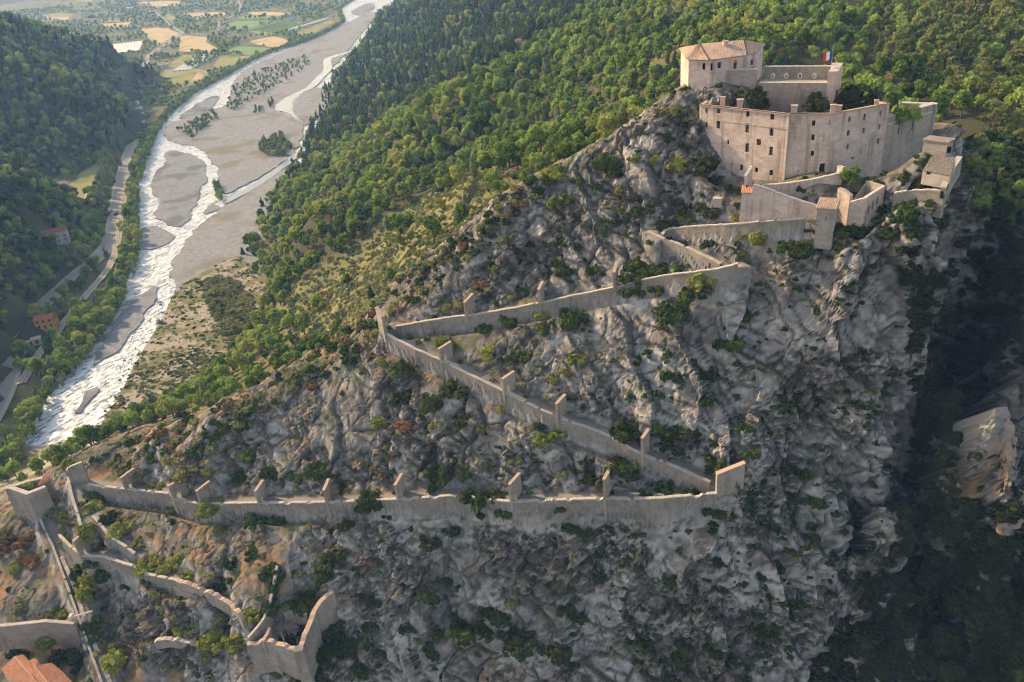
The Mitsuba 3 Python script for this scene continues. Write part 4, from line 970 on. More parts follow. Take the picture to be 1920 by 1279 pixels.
for s_, z_ in hb:
    ringp = affinity.scale(Point(s_, z_).buffer(0.62, 10), 0.85, 1.25).difference(affinity.scale(Point(s_, z_).buffer(0.36, 8), 0.85, 1.35))
    part(tr, 'loophole_surround', face_wall(B0 - nq * 0.05, B1 - nq * 0.05, list(ringp.exterior.coords), 0.08, [Polygon(h_) for h_ in ringp.interiors]), 'mat_pale_stone')
e0 = q1[:2] - tq * 0.2
part(tr, 'end_block', hexa(np.array([[*p, 118] for p in (e0 - nq * 0.3, e0 + tq * 1.7 - nq * 0.3, e0 + tq * 2.4 + nq * (D_ + 1), e0 + nq * (D_ + 1))]), np.array([[*e0 - nq * 0.3, TZ + 2.0], [*(e0 + tq * 1.7 - nq * 0.3), TZ + 2.0], [*(e0 + tq * 2.4 + nq * (D_ + 1)), ztp + 0.7], [*(e0 + nq * (D_ + 1)), ztp + 0.7]])), 'mat_plaster')
part(tr, 'coping', hexa(np.array([[*p, TZ + 2.004] for p in (e0 - nq * 0.4, e0 + tq * 1.8 - nq * 0.4, e0 + tq * 2.4 + nq * 1.5, e0 + nq * 1.5)]), np.array([[*p, TZ + 2.8] for p in (e0 - nq * 0.4, e0 + tq * 1.8 - nq * 0.4, e0 + tq * 2.4 + nq * 1.5, e0 + nq * 1.5)])), 'mat_coping')
# flag
fl = thing('flag', 'blue, white and red flag flying on the corner of the high terrace', 'flag')
fp = e0 + nq * (D_ - 0.2)
zf = ztp + 0.3
m = trimesh.creation.cylinder(0.07, 6.0, sections=8); m.apply_translation([*fp, zf + 1.4]); part(fl, 'pole', m, 'mat_pole')
def cloth(u0, u1):
    U, W_ = np.meshgrid(np.linspace(u0, u1, 8), np.linspace(0, 1, 6), indexing='ij')
    d = np.array([-0.93, -0.25])
    x = fp[0] + d[0] * U * 2.6 + 0.12 * np.sin(U * 9); y = fp[1] + d[1] * U * 2.6 + 0.25 * np.sin(U * 8 + 1)
    zz_ = zf + 2.4 + (W_ - 0.5) * 1.9 - U * U * 0.35
    v = np.stack([x, y, zz_], -1).reshape(-1, 3); f = grid_faces(8, 6)
    v2 = v + [0.0, 0.03, 0]
    return trimesh.Trimesh(np.vstack([v, v2]), np.vstack([f, f[:, ::-1] + len(v)]), process=False)
for nm, u0, u1, mt in (('blue_band', 0.02, 0.34, 'mat_blue'), ('white_band', 0.34, 0.67, 'mat_white'), ('red_band', 0.67, 1.0, 'mat_red')): part(fl, nm, cloth(u0, u1), mt, smooth=False)
# stair wall running down from the terrace into the court
sw = thing('stair_wall', 'thin pale-topped slanting wall descending between keep rock and courtyard tree', 'wall')
parapet_wall(sw, np.array([at(1361, 199, 132.6), at(1418, 157, 138.6)]), 7, thick=0.35, seed=141, rough=0.01, mat='mat_grey_wall')
# ------------------------------------------------------------------ river tower, ruined bastion, village roofs
rt = thing('river_tower', 'squat grey tower with a bush in its open top beside the river at lower left', 'tower')
RZ = 34.8
rq = [at(px, py, RZ)[:2] for px, py in [(10, 914), (50, 928), (86, 914), (92, 891), (58, 899)]]
lean = np.array(rq).mean(0)
for i in range(5):
    P0, P1 = rq[i], rq[(i + 1) % 5]; L = np.linalg.norm(P1 - P0)
    if i == 2: continue
    part(rt, 'wall', face_wall(P0, P1, [(-0.35, 16), (L + 0.35, 16), (L, RZ), (0, RZ)], 1.3), 'mat_grey_wall')
    part(rt, 'coping', slab(P0, P1, 0.05 * i, L - 0.05, RZ + 0.004 + 0.002 * i, RZ + 0.2, -0.1, 1.35), 'mat_coping')
part(rt, 'floor', hexa(np.array([[*p, 17] for p in (rq[0], rq[1], rq[2], rq[4])]), np.array([[*p, RZ - 1.6] for p in (rq[0], rq[1], rq[2], rq[4])])), 'mat_rubble')
c = [at(70, 912, RZ - 0.6), at(90, 903, RZ - 0.6), at(98, 888, RZ + 1.0), at(82, 889, RZ + 1.0)]
part(rt, 'roof', corrugated(*c), 'mat_orange_tile', stuff=True)

ru = thing('ruined_bastion', 'roofless ruined bastion with ragged walls at bottom centre-left', 'ruin')


def ragged(key, pts, depth, thick, seed, mat='mat_grey_wall', amp=2.6):
    p = resample(np.array([at(*q) for q in pts]), 0.5); n = uphill(p)
    top = p[:, 2] + (fbm(np.c_[p[:, :2] / 1.6, p[:, 2]], 3, seed) - 0.5) * amp
    m = strip_wall(p[:, :2], p[:, :2] + n * thick, top, p[:, 2] - depth)
    part(key, 'wall', m, mat)
    q = strip_wall(p[:, :2] - n * 0.05, p[:, :2] + n * (thick + 0.05), top + 0.14, top + 0.003)
    part(key, 'wall_top', q, 'mat_brick_cap' if seed % 2 else 'mat_coping')


ragged(ru, [(462, 1208, 27), (497, 1203, 26.6), (530, 1213, 26.6), (556, 1222, 27.4)], 11, 1.1, 201)
ragged(ru, [(556, 1222, 27.6), (567, 1213, 28), (583, 1175, 29.5), (592, 1145, 30.5), (612, 1120, 32), (626, 1107, 33)], 12, 1.2, 203)
ragged(ru, [(466, 1196, 27.2), (482, 1180, 28), (497, 1160, 29.2), (508, 1130, 31), (516, 1092, 33.5), (521, 1060, 36)], 6, 0.6, 204, amp=0.9)
ragged(ru, [(494, 1202, 27.2), (508, 1180, 27.4)], 5, 0.7, 205)
ragged(ru, [(532, 1150, 27.4), (548, 1147, 27.8), (573, 1153, 27.8)], 4, 0.6, 206)
bp_ = [at(556, 1222, 27.8), at(566, 1219, 27.8)]
part(ru, 'buttress', hexa(np.array([[*(bp_[0][:2] + [-0.8, -1.2]), 10], [*(bp_[1][:2] + [0.8, -1.2]), 10], [*(bp_[1][:2] + [0.6, 1]), 10], [*(bp_[0][:2] + [-0.6, 1]), 10]]), np.array([[*(bp_[0][:2] + [-0.5, -0.5]), 28.3], [*(bp_[1][:2] + [0.4, -0.5]), 28.3], [*(bp_[1][:2] + [0.4, 1]), 28.6], [*(bp_[0][:2] + [-0.5, 1]), 28.6]])), 'mat_grey_wall')
for lab, pts, dep, sd in [('broken thick terrace wall beside the orange dry grass strip', [(330, 1092, 29.8), (365, 1102, 29.6), (400, 1117, 29.4), (430, 1135, 29.2), (452, 1160, 28.8)], 4.5, 211), ('stub of ruined wall just below the broken terrace wall', [(326, 1103, 27.5), (345, 1112, 27), (365, 1120, 26.6)], 3, 213), ('low ruined wall with pale top under the rounded bushes at bottom left', [(288, 1203, 18.5), (315, 1199, 18.8), (345, 1204, 18.6), (378, 1210, 18.4)], 3, 214), ('ruined wall on the rocky crest above the river, seen beyond the ridge', [(186, 838, 37.5), (215, 828, 38), (250, 823, 38)], 3.5, 215)]:
    t = thing('ruined_wall', lab, 'wall'); ragged(t, pts, dep, 1.1, sd)
vh = thing('village_house', 'stepped orange tiled roofs of a village house at the bottom left corner', 'house')
for low, high in [(((3, 1255, 11.6), (48, 1306, 11.6)), ((27, 1231, 13.6), (72, 1283, 13.6))), (((62, 1249, 12.4), (80, 1276, 12.4)), ((27, 1231, 13.6), (60, 1269, 13.6))), (((62, 1249, 12.4), (43, 1227, 12.4)), ((58, 1266, 13.5), (27, 1231, 13.55))),
                  (((58, 1272, 12.6), (84, 1304, 12.6)), ((64, 1249, 13.9), (100, 1292, 13.9))), (((97, 1243, 12.0), (136, 1290, 12.0)), ((64, 1249, 13.9), (100, 1292, 13.9))), (((72, 1240, 12.9), (64, 1234, 12.9)), ((66, 1252, 13.6), (54, 1239, 13.6))), (((118, 1262, 10.8), (150, 1296, 10.8)), ((100, 1246, 11.9), (134, 1288, 11.9)))]:
    a, b = at(*low[0]), at(*low[1]); c_, d_ = at(*high[1]), at(*high[0])
    part(vh, 'roof', corrugated(a, b, c_, d_, pitch=0.45, amp=0.07), 'mat_orange_tile', stuff=True)
    part(vh, 'wall', hexa(np.array([[*p[:2], 0.5] for p in (a, b, c_, d_)]), np.array([p - [0, 0, 0.08] for p in (a, b, c_, d_)])), 'mat_brick_cap')
for p0, p1 in (((27, 1231, 13.68), (72, 1283, 13.68)), ((64, 1249, 13.98), (100, 1292, 13.98))):
    a, b = at(*p0), at(*p1); part(vh, 'ridge', hexa(np.array([a + [-.15, 0, 0], a + [.15, 0, 0], b + [.15, 0, 0], b + [-.15, 0, 0]]), np.array([a + [-.1, 0, .2], a + [.1, 0, .2], b + [.1, 0, .2], b + [-.1, 0, .2]])), 'mat_pink_roof')
lg = thing('lower_gate', 'small stone gate with crossbeam halfway down the straight stairway', 'gateway')
g0 = at(146, 1165, 15.5)
for dx, h in ((-1.2, 2.6), (2.0, 1.6)):
    part(lg, 'pier', oriented_box(g0[:2] + [dx, 0], (1, 0), (0, 1), 0.9, 1.4, 10, g0[2] + h), 'mat_pale_stone')
part(lg, 'beam', oriented_box(g0[:2] + [1.6, 0.4], (0.95, 0.3), (-0.3, 0.95), 6.0, 0.4, g0[2] + 1.9, g0[2] + 2.3), 'mat_pale_stone')

# ------------------------------------------------------------------ the valley: floor, river, gravel, fields, roads
def sheet(poly, dz, thick=0.0):
    ms = []
    for g in getattr(poly, 'geoms', [poly]):
        if g.is_empty or g.area < 1: continue
        if thick:
            m = ext(g, thick); v, f = m.vertices.copy(), m.faces
            v[:, 2] += zv(v[:, 1]) + dz - thick
        else:
            v2, f = trimesh.creation.triangulate_polygon(g, engine='earcut'); v = np.c_[v2, zv(v2[:, 1]) + dz]
        m = trimesh.Trimesh(v, f, process=False)
        if not thick and m.face_normals[:, 2].mean() < 0: m.invert()
        ms.append(m)
    return join(ms)


def ground_bsdf(key, c1, c2, c3, s1=6.0, s2=0.8, lo=0.5, hi=0.65):
    bsdf(key, {'type': 'principled', 'roughness': 0.95, 'specular': 0.2, 'base_color': mikit.proc(lambda p, n, uv: mikit.mix(mikit.mix(c1, c2, mikit.fbm(p.x / s2, p.y / s2, 0.5, octaves=2)), c3, mikit.smoothstep(lo, hi, mikit.fbm(p.x / s1, p.y / s1, 1.5, octaves=4))))})


ground_bsdf('mat_valley', (0.13, 0.13, 0.06), (0.20, 0.19, 0.09), (0.07, 0.085, 0.035), 30.0, 4.0)
ground_bsdf('mat_gravel', (0.148, 0.155, 0.168), (0.335, 0.347, 0.367), (0.155, 0.16, 0.17), 22.0, 2.2)
ground_bsdf('mat_gravel_dry', (0.162, 0.164, 0.172), (0.372, 0.374, 0.382), (0.21, 0.195, 0.155), 30.0, 2.2, 0.52, 0.7)
ground_bsdf('mat_scrub_ground', (0.31, 0.27, 0.21), (0.40, 0.35, 0.28), (0.17, 0.165, 0.075), 8.0, 1.5, 0.42, 0.6)
bsdf('mat_road', {'type': 'principled', 'base_color': {'type': 'rgb', 'value': [0.30, 0.29, 0.275]}, 'roughness': 0.8})
bsdf('mat_track', {'type': 'principled', 'base_color': {'type': 'rgb', 'value': [0.42, 0.375, 0.31]}, 'roughness': 0.95})
ground_bsdf('mat_wheat', (0.46, 0.34, 0.18), (0.52, 0.40, 0.23), (0.38, 0.29, 0.15), 25, 3)
ground_bsdf('mat_meadow', (0.24, 0.23, 0.08), (0.32, 0.29, 0.12), (0.18, 0.20, 0.06), 25, 3)
ground_bsdf('mat_crop', (0.14, 0.24, 0.06), (0.18, 0.29, 0.08), (0.20, 0.27, 0.09), 30, 3)


def water_fn(foam_lo, foam_hi, deep, white):
    def fn(p, n, uv):
        # streaks drawn out along the current
        a = p.x * 0.55 + p.y * 0.83; b = p.x * 0.83 - p.y * 0.55
        w = mikit.fbm(a / 4.5, b / 1.2, 0.0, octaves=4)
        f = mikit.smoothstep(foam_lo, foam_hi, 0.6 * w + 0.4 * mikit.fbm(a / 2.2, b / 1.0, 3.0, octaves=2))
        return mikit.mix(deep, white, f)
    return mikit.proc(fn)


def ripple(s, q):
    return mikit.proc(lambda p, n, uv: q * mikit.fbm((p.x * 0.55 + p.y * 0.83) / s, (p.x * 0.83 - p.y * 0.55) / (s * 0.5), 0.0, octaves=3), eps=0.1)


scene['mat_rapids'] = {'type': 'twosided', 'b': {'type': 'bumpmap', 'arbitrary': ripple(3.0, 1.0), 'scale': 1.3, 'b': {'type': 'principled', 'base_color': water_fn(0.30, 0.54, (0.17, 0.21, 0.235), (0.76, 0.79, 0.81)), 'roughness': 0.32, 'specular': 0.6}}}
scene['mat_calm'] = {'type': 'twosided', 'b': {'type': 'bumpmap', 'arbitrary': ripple(2.0, 1.0), 'scale': 0.15, 'b': {'type': 'principled', 'base_color': {'type': 'rgb', 'value': [0.10, 0.14, 0.18]}, 'roughness': 0.12, 'specular': 0.6}}}

floor_poly = sbox(-2690, 180, 300, 5150)
gfx, gfy = np.arange(-2690, 301, 115.0), np.arange(176, 5150, 70.0)
A_, B_ = np.meshgrid(gfx, gfy, indexing='ij')
struct('valley_floor', (np.stack([A_, B_, zv(B_) - 0.5], -1).reshape(-1, 3), grid_faces(*A_.shape)), 'mat_valley')

struct('river', sheet(bed.buffer(6), -0.25), 'mat_rapids')


c4, c5 = 2.526, 2.558
BARS = [
    ('gravel_bar', [(780, 712), (850, 722), (935, 742), (968, 790), (975, 845), (945, 900), (905, 1000), (868, 1082), (800, 1060), (735, 1030), (750, 985), (765, 945), (735, 910), (715, 880), (735, 830), (795, 770)], c4, 0, 0),
    ('gravel_bar', [(672, 1085), (720, 1072), (790, 1092), (818, 1122), (790, 1160), (720, 1182), (672, 1172)], c4, 0, 0),
    ('gravel_bar', [(960, 1022), (1000, 967), (1046, 975), (1012, 1000)], c4, 0, 0),
    ('gravel_bar', [(690, 388), (752, 343), (742, 395), (690, 490), (640, 562), (560, 655), (500, 695), (436, 752), (470, 665), (540, 560), (600, 475), (650, 405)], c5, 0, 400),
    ('gravel_bar', [(395, 905), (440, 850), (470, 840), (420, 900), (385, 960), (375, 940)], c5, 0, 400),
    ('gravel_bar', [(885, 528), (950, 482), (1020, 450), (1035, 470), (1000, 510), (930, 545), (835, 570)], c4, 0, 0),
    ('gravel_bar', [(1485, 95), (1560, 55), (1650, 15), (1690, 60), (1640, 95), (1550, 130)], 4.174, 300, 0),
]
for nm, pts, s, ox, oy in BARS: struct(nm, sheet(ring(pts, s, ox, oy, 1.2, 3.5), 0.45, 0.9), 'mat_gravel')
RG = [(790, 652), (845, 682), (950, 692), (1000, 742), (1055, 830), (1040, 890), (1066, 928), (1150, 880), (1240, 835), (1340, 770), (1400, 715), (1440, 600), (1380, 560), (1340, 545), (1300, 520), (1310, 490), (1400, 450), (1500, 400), (1560, 330), (1640, 250), (1700, 170), (1790, 60), (1745, 60), (1640, 114), (1560, 152), (1440, 210), (1330, 254), (1200, 308), (1115, 372), (1095, 440), (1085, 505), (1000, 520), (900, 555), (800, 590), (780, 620)]
struct('gravel_bed', sheet(ring(RG, c4, 0, 0, 1.5, 4.0), 0.7, 1.4), 'mat_gravel_dry')
RG2 = [(1430, 760), (1360, 800), (1250, 870), (1130, 950), (1060, 985), (960, 1060), (880, 1150), (830, 1230), (815, 1290), (840, 1380), (870, 1390), (1000, 1330), (1180, 1290), (1260, 1150), (1260, 1000), (1350, 900), (1450, 850)]
struct('gravel_bed', sheet(ring(RG2, c4, 0, 0, 1.0, 4.0), 0.6, 1.2), 'mat_gravel_dry')
RG3 = [(1420, 570), (1390, 520), (1390, 480), (1440, 440), (1500, 410), (1560, 460), (1500, 560), (1450, 600)]
struct('gravel_bed', sheet(ring(RG3, c4, 0, 0, 2.0, 3.0), 0.8, 1.4), 'mat_gravel_dry')


def ribbon(pts, width, dz, s=1.0, ox=0.0, oy=0.0):
    w = np.atleast_1d(width)
    p = smooth_ring(vxy(pts, s, ox, oy), closed=False)
    return sheet(LineString(p).buffer(float(w[0]) / 2, cap_style=2), dz)


struct('side_channel', ribbon([(655, 99), (630, 105), (611, 112), (617, 131), (600, 146), (583, 166), (545, 182), (523, 200)], 12, 0.76), 'mat_calm')
struct('side_channel', sheet(ring([(512, 207), (520, 196), (545, 182), (565, 178), (552, 195), (548, 208), (560, 222), (571, 234), (560, 228), (540, 212)]), 0.80), 'mat_calm')
struct('side_channel', sheet(ring([(562, 288), (556, 300), (534, 316), (495, 345), (455, 368), (424, 384), (416, 382), (428, 371), (470, 350), (505, 325), (530, 308), (548, 290)]), 0.74), 'mat_calm')
FAN = [(330, 545), (375, 515), (420, 492), (450, 480), (470, 500), (520, 560), (560, 590), (540, 650), (480, 700), (400, 760), (330, 810), (240, 850), (170, 860), (150, 850), (190, 800), (230, 735), (262, 670), (300, 610)]
fan_poly = ring(FAN)
struct('scrub_flat', sheet(fan_poly, 0.9, 1.8), 'mat_scrub_ground')
c2, c1 = 4.174, 5.647
FIELDS = [('mat_wheat', [(700, 95), (830, 90), (1030, 105), (1000, 125), (690, 115)], c2, 300), ('mat_crop', [(620, 132), (690, 116), (1000, 126), (915, 140), (600, 150)], c2, 300), ('mat_crop', [(500, 195), (600, 165), (860, 165), (700, 225), (640, 235)], c2, 300), ('mat_meadow', [(690, 240), (960, 165), (1120, 172), (840, 285)], c2, 300), ('mat_meadow', [(1050, 265), (1310, 165), (1380, 160), (1150, 290)], c2, 300),
          ('mat_wheat', [(700, 322), (880, 282), (1000, 310), (1000, 350), (920, 375), (760, 350)], c2, 300), ('mat_crop', [(480, 415), (600, 360), (900, 380), (720, 435)], c2, 300), ('mat_meadow', [(400, 545), (470, 435), (720, 437), (540, 525)], c2, 300), ('mat_wheat', [(160, 282), (200, 275), (370, 290), (360, 330), (470, 390), (400, 420), (150, 400)], c2, 300), ('mat_wheat', [(0, 230), (60, 218), (150, 272), (0, 340)], c2, 300), ('mat_meadow', [(0, 660), (0, 560), (90, 490), (180, 430), (290, 430), (200, 520), (400, 560), (330, 640), (200, 680)], c2, 300), ('mat_wheat', [(240, 640), (300, 560), (340, 580), (320, 650)], c2, 300), ('mat_wheat', [(170, 108), (400, 95), (580, 100), (500, 122), (280, 150)], c2, 300), ('mat_meadow', [(30, 140), (60, 110), (170, 150), (100, 180)], c2, 300),
          ('mat_meadow', [(90, 160), (300, 138), (440, 150), (420, 185), (100, 175)], c1, 60), ('mat_wheat', [(95, 178), (400, 180), (380, 212), (250, 215)], c1, 60), ('mat_meadow', [(500, 222), (700, 202), (1060, 210), (900, 232), (600, 240)], c1, 60), ('mat_wheat', [(690, 255), (1060, 232), (1050, 290), (800, 295)], c1, 60), ('mat_wheat', [(1130, 300), (1350, 292), (1560, 345), (1480, 400), (1340, 480), (1200, 385)], c1, 60), ('mat_wheat', [(1080, 22), (1570, 10), (1560, 60), (1300, 70)], c1, 60), ('mat_meadow', [(460, 2), (640, 0), (640, 25), (480, 22)], c1, 60), ('mat_meadow', [(0, -30), (420, -30), (420, 0), (0, 4)], c1, 60)]
fields_union = []
for i, (mt, pts, s, ox) in enumerate(FIELDS):
    pg = Polygon(vxy(pts, s, ox, 0)).buffer(0); fields_union.append(pg)
    struct('field', sheet(pg, -0.2 + 0.012 * i), mt)
yard = ring(YARD); fields_union.append(yard); struct('meadow', sheet(yard, -0.1), 'mat_meadow')
for l_, w_ in zip(roadl, (8.5, 7, 7)): struct('road', sheet(l_.buffer(w_ / 2, cap_style=2), 0.25), 'mat_road')
struct('road_verge', sheet(roadl[0].buffer(6.5, cap_style=2), 0.2), 'mat_track')
struct('railway', sheet(raill.buffer(2.4, cap_style=2), 0.34), 'mat_track')
for o in (-0.75, 0.75):
    struct('railway_rail', sheet(raill.parallel_offset(abs(o), 'left' if o > 0 else 'right').buffer(0.09, cap_style=2), 0.5, 0.15), 'mat_frame_grey')


def house(name, label, px, py, w, d, h, rot, wall, roof, rise=1.6, nwin=3, hip=False, dz=0.3, cat='house'):
    """a gabled house: centre of its foot at a pixel of the valley floor."""
    c = foot(px, py, dz); a = math.radians(rot); X = np.array([math.cos(a), math.sin(a)]); Y = np.array([-X[1], X[0]])
    k = thing(name, label, cat)
    z0 = c[2]
    P = lambda u, v_, z_: np.array([*(c[:2] + X * u + Y * v_), z0 + z_])
    part(k, 'wall', oriented_box(c, X, Y, w, d, z0 - 2, z0 + h), wall)
    o = 0.4; r = w / 2 * (0.5 if hip else 1) + (0 if hip else o)
    v = [P(-w / 2 - o, -d / 2 - o, h + 0.01), P(w / 2 + o, -d / 2 - o, h + 0.01), P(w / 2 + o, d / 2 + o, h + 0.01), P(-w / 2 - o, d / 2 + o, h + 0.01), P(-r, 0, h + rise), P(r, 0, h + rise)]
    m = trimesh.Trimesh(np.array(v), np.array([[0, 1, 5], [0, 5, 4], [2, 3, 4], [2, 4, 5], [1, 2, 5], [3, 0, 4], [0, 2, 1], [0, 3, 2]]), process=False)
    part(k, 'roof', m, roof)
    for s_, side in ((-1, 'front'),):
        for fl_ in range(int(h // 2.6)):
            for q in range(nwin):
                u = -w / 2 + w * (q + 0.5) / nwin; zz_ = 1.0 + fl_ * 2.8
                if fl_ == 0 and q == nwin // 2: part(k, 'door', oriented_box(c[:2] + X * u - Y * (d / 2 + 0.02), X, Y, 1.0, 0.12, z0 + 0.05, z0 + 2.1), 'mat_wood'); continue
                part(k, 'window', oriented_box(c[:2] + X * u - Y * (d / 2 + 0.02), X, Y, 0.95, 0.1, z0 + zz_, z0 + zz_ + 1.3), 'mat_dark')
    for q in range(2):
        part(k, 'window', oriented_box(c[:2] + X * (w / 2 + 0.02) + Y * (q - 0.5) * d * 0.4, X, Y, 0.1, 0.95, z0 + h - 2.0, z0 + h - 0.8), 'mat_dark')
    return k, c, X, Y


k, c, X, Y = house('country_house', 'two-storey cream house with dark red roof among dark trees on the left slope', 113, 452, 13, 9, 7.5, 22, 'mat_white_wall', 'mat_red_roof', 2.2, 3)
shed = thing('shed', 'pale blue-roofed shed beside the cream house with dark red roof', 'shed')
part(shed, 'wall', oriented_box(c[:2] - X * 10 + Y * 2, X, Y, 6, 4, c[2] - 1, c[2] + 2.2), 'mat_white_wall'); part(shed, 'roof', oriented_box(c[:2] - X * 10 + Y * 2, X, Y, 6.6, 4.6, c[2] + 2.204, c[2] + 2.4), 'mat_light_blue')
house('railway_house', 'ochre house with red roof beside the railway at far left', 91, 612, 9.5, 7.5, 5.5, 8, 'mat_ochre_wall', 'mat_red_roof', 1.8, 3)
house('railway_hut', 'small pink-roofed hut below the ochre railway house', 70, 642, 4.5, 4, 2.6, 30, 'mat_white_wall', 'mat_pink_roof', 1.0, 1, cat='hut')
house('farmhouse', 'farmhouse with pale hipped roof beside a meadow and polytunnel', 117, 352, 11, 10, 3.4, 20, 'mat_white_wall', 'mat_pink_roof', 2.6, 3, hip=True)
house('valley_house', 'white two-storey house beside the white striped crop rows', 309, 128, 17, 13, 6.5, 15, 'mat_white_wall', 'mat_pink_roof', 2.5, 3)
house('valley_house', 'shaded house between roadside trees above the white house', 301, 104, 12, 11, 6, 40, 'mat_white_wall', 'mat_pink_roof', 2.5, 2)
house('valley_house', 'grey-roofed farm building in the hamlet at top left, largest there', 165, 32, 30, 18, 7, 10, 'mat_white_wall', 'mat_frame_grey', 4, 3)
house('valley_house', 'small pink-roofed house at the right edge of the hamlet at top left', 224, 31, 18, 14, 6, -10, 'mat_white_wall', 'mat_pink_roof', 3, 2)
house('valley_house', 'low pale shed roof between trees at the top of the hamlet', 245, 17, 22, 9, 4, 0, 'mat_white_wall', 'mat_plastic_sheet', 2, 2)
house('valley_house', 'grey farm building by the end of the long pale polytunnel', 549, 38, 22, 12, 8, 10, 'mat_white_wall', 'mat_frame_grey', 3, 2)
house('valley_house', 'stone farmhouse amid trees between the crossroads and the green vineyard', 417, 58, 16, 12, 6, 25, 'mat_white_wall', 'mat_pink_roof', 3, 2)


def tunnel(label, p0, p1, w, h, mat='mat_plastic_sheet', spans=1, dz=-0.1, name='polytunnel'):
    a, b = atv(*p0, dz), atv(*p1, dz); t = (b - a)[:2]; L = np.linalg.norm(t); t = t / L; n = np.array([-t[1], t[0]])
    k = thing(name, label, 'greenhouse')
    for i in range(spans):
        o = (i - (spans - 1) / 2) * (w + 0.05)
        ang = np.linspace(0, PI, 9); prof = np.stack([np.cos(ang) * w / 2 + o, np.sin(ang) * h], 1)
        v = np.vstack([[[*(a[:2] + n * u), a[2] + z_] for u, z_ in prof], [[*(b[:2] + n * u), b[2] + z_] for u, z_ in prof]])
        f = [[j, j + 1, 9 + j + 1] for j in range(8)] + [[j, 9 + j + 1, 9 + j] for j in range(8)] + [[0, j + 1, j] for j in range(1, 8)] + [[9, 9 + j, 9 + j + 1] for j in range(1, 8)]
        part(k, 'cover', trimesh.Trimesh(v, np.array(f), process=False), mat)
        hp = [a[:2] + n * (o + s_ * w / 2 * 0.5) for s_ in (-1, 1)]
        part(k, 'end_door', oriented_box((hp[0] + hp[1]) / 2 - t * 0.1, n, t, w * 0.5, 0.15, a[2], a[2] + h * 0.8), 'mat_dark')
    return k


tunnel('white polytunnel by the farm meadow next to the poplar row', (163, 387), (170, 361), 6.5, 3.2)
tunnel('wide multi-span white greenhouse at the edge of the dark left forest', (226, 101), (238, 82), 6.4, 3.0, spans=11, name='greenhouse')
a0, a1 = (534, 57), (604, 38)
for i in range(5): tunnel(['front', 'second', 'third', 'fourth', 'rear'][i] + ' of the five long pale polytunnels by the vineyard near the river', (537 + i * 3.4, 59.5 - i * 1.1), (601 + i * 3.4, 40.5 - i * 1.1), 9.0, 3.4)
for i in range(7): tunnel(['lowest', 'second', 'third', 'fourth', 'fifth', 'sixth', 'topmost'][i] + ' of seven narrow white cloche rows beside the white valley house', (325 + i * 4.7, 134 - i * 0.35), (379 + i * 4.5, 102.5 + i * 0.3), 3.6, 1.6, name='cloche_row')
for i in range(12):
    a, b = vxy([(470 + i * 7.2, 57.5 + i * 0.65), (532 + i * 3.2, 40 + i * 0.35)])
    l_ = LineString([a, b]).buffer(1.6, cap_style=2)
    key = numbered('vine_row'); m = sheet(l_, 1.3, 1.6)
    scene[key] = mikit.ply(m, 'mat_crop'); labels[key] = {'label': 'long straight green vine row in the vineyard near the river', 'category': 'vine row', 'group': 'vine rows in the vineyard'}
# cars
def car(label, px, py, rot, mat, dz=0.25):
    c = atv(px, py, dz); a = math.radians(rot); X = np.array([math.cos(a), math.sin(a)]); Y = np.array([-X[1], X[0]])
    k = thing('car', label, 'car')
    part(k, 'body', oriented_box(c, X, Y, 4.3, 1.8, c[2] + 0.35, c[2] + 0.95), mat)
    q = lambda l, w, z_, o=0: [np.array([*(c[:2] + X * (a_ * l + o) + Y * b_ * w), c[2] + z_]) for a_, b_ in ((-1, -1), (1, -1), (1, 1), (-1, 1))]
    part(k, 'cabin', hexa(np.array(q(1.35, 0.82, 0.954, -0.2)), np.array(q(0.95, 0.7, 1.45, -0.2))), 'mat_slate_pane')
    for sx in (-1.35, 1.35):
        for sy in (-0.85, 0.85):
            m = trimesh.creation.cylinder(0.33, 0.2, sections=10); m.apply_transform(trimesh.transformations.rotation_matrix(PI / 2, [1, 0, 0])); m.apply_transform(trimesh.transformations.rotation_matrix(a, [0, 0, 1])); m.apply_translation([*(c[:2] + X * sx + Y * sy), c[2] + 0.33]); part(k, 'wheel', m, 'mat_black')


car('dark car driving on the valley road beside the tree shadows', 218, 403, 75, 'mat_car_dark')
car('white car parked by the end of the polytunnel', 152, 384, 10, 'mat_white', -0.1)
car('white car parked at the meadow edge beneath the poplar row', 184, 303, 20, 'mat_white', -0.1)
# ------------------------------------------------------------------ vegetation
def leaf_bsdf(key, c1, c2, c3, trans=0.5):
    def fn(p, n, uv):
        tree = mikit.noise(p.x / 6.5, p.y / 6.5, 7.0)
        leaf = mikit.cell_rand(dr.floor(p.x * 1.6), dr.floor(p.y * 1.6), dr.floor(p.z * 1.6))
        return mikit.mix(mikit.mix(c1, c2, mikit.smoothstep(0.25, 0.75, 0.65 * tree + 0.35 * leaf)), c3, mikit.smoothstep(0.62, 0.9, mikit.noise(p.x / 17.0, p.y / 17.0, 3.0)))
    scene[key] = {'type': 'principledthin', 'base_color': mikit.proc(fn), 'roughness': 0.7, 'diff_trans': trans * 2 * 0.5 + 0.2, 'spec_trans': 0.0}


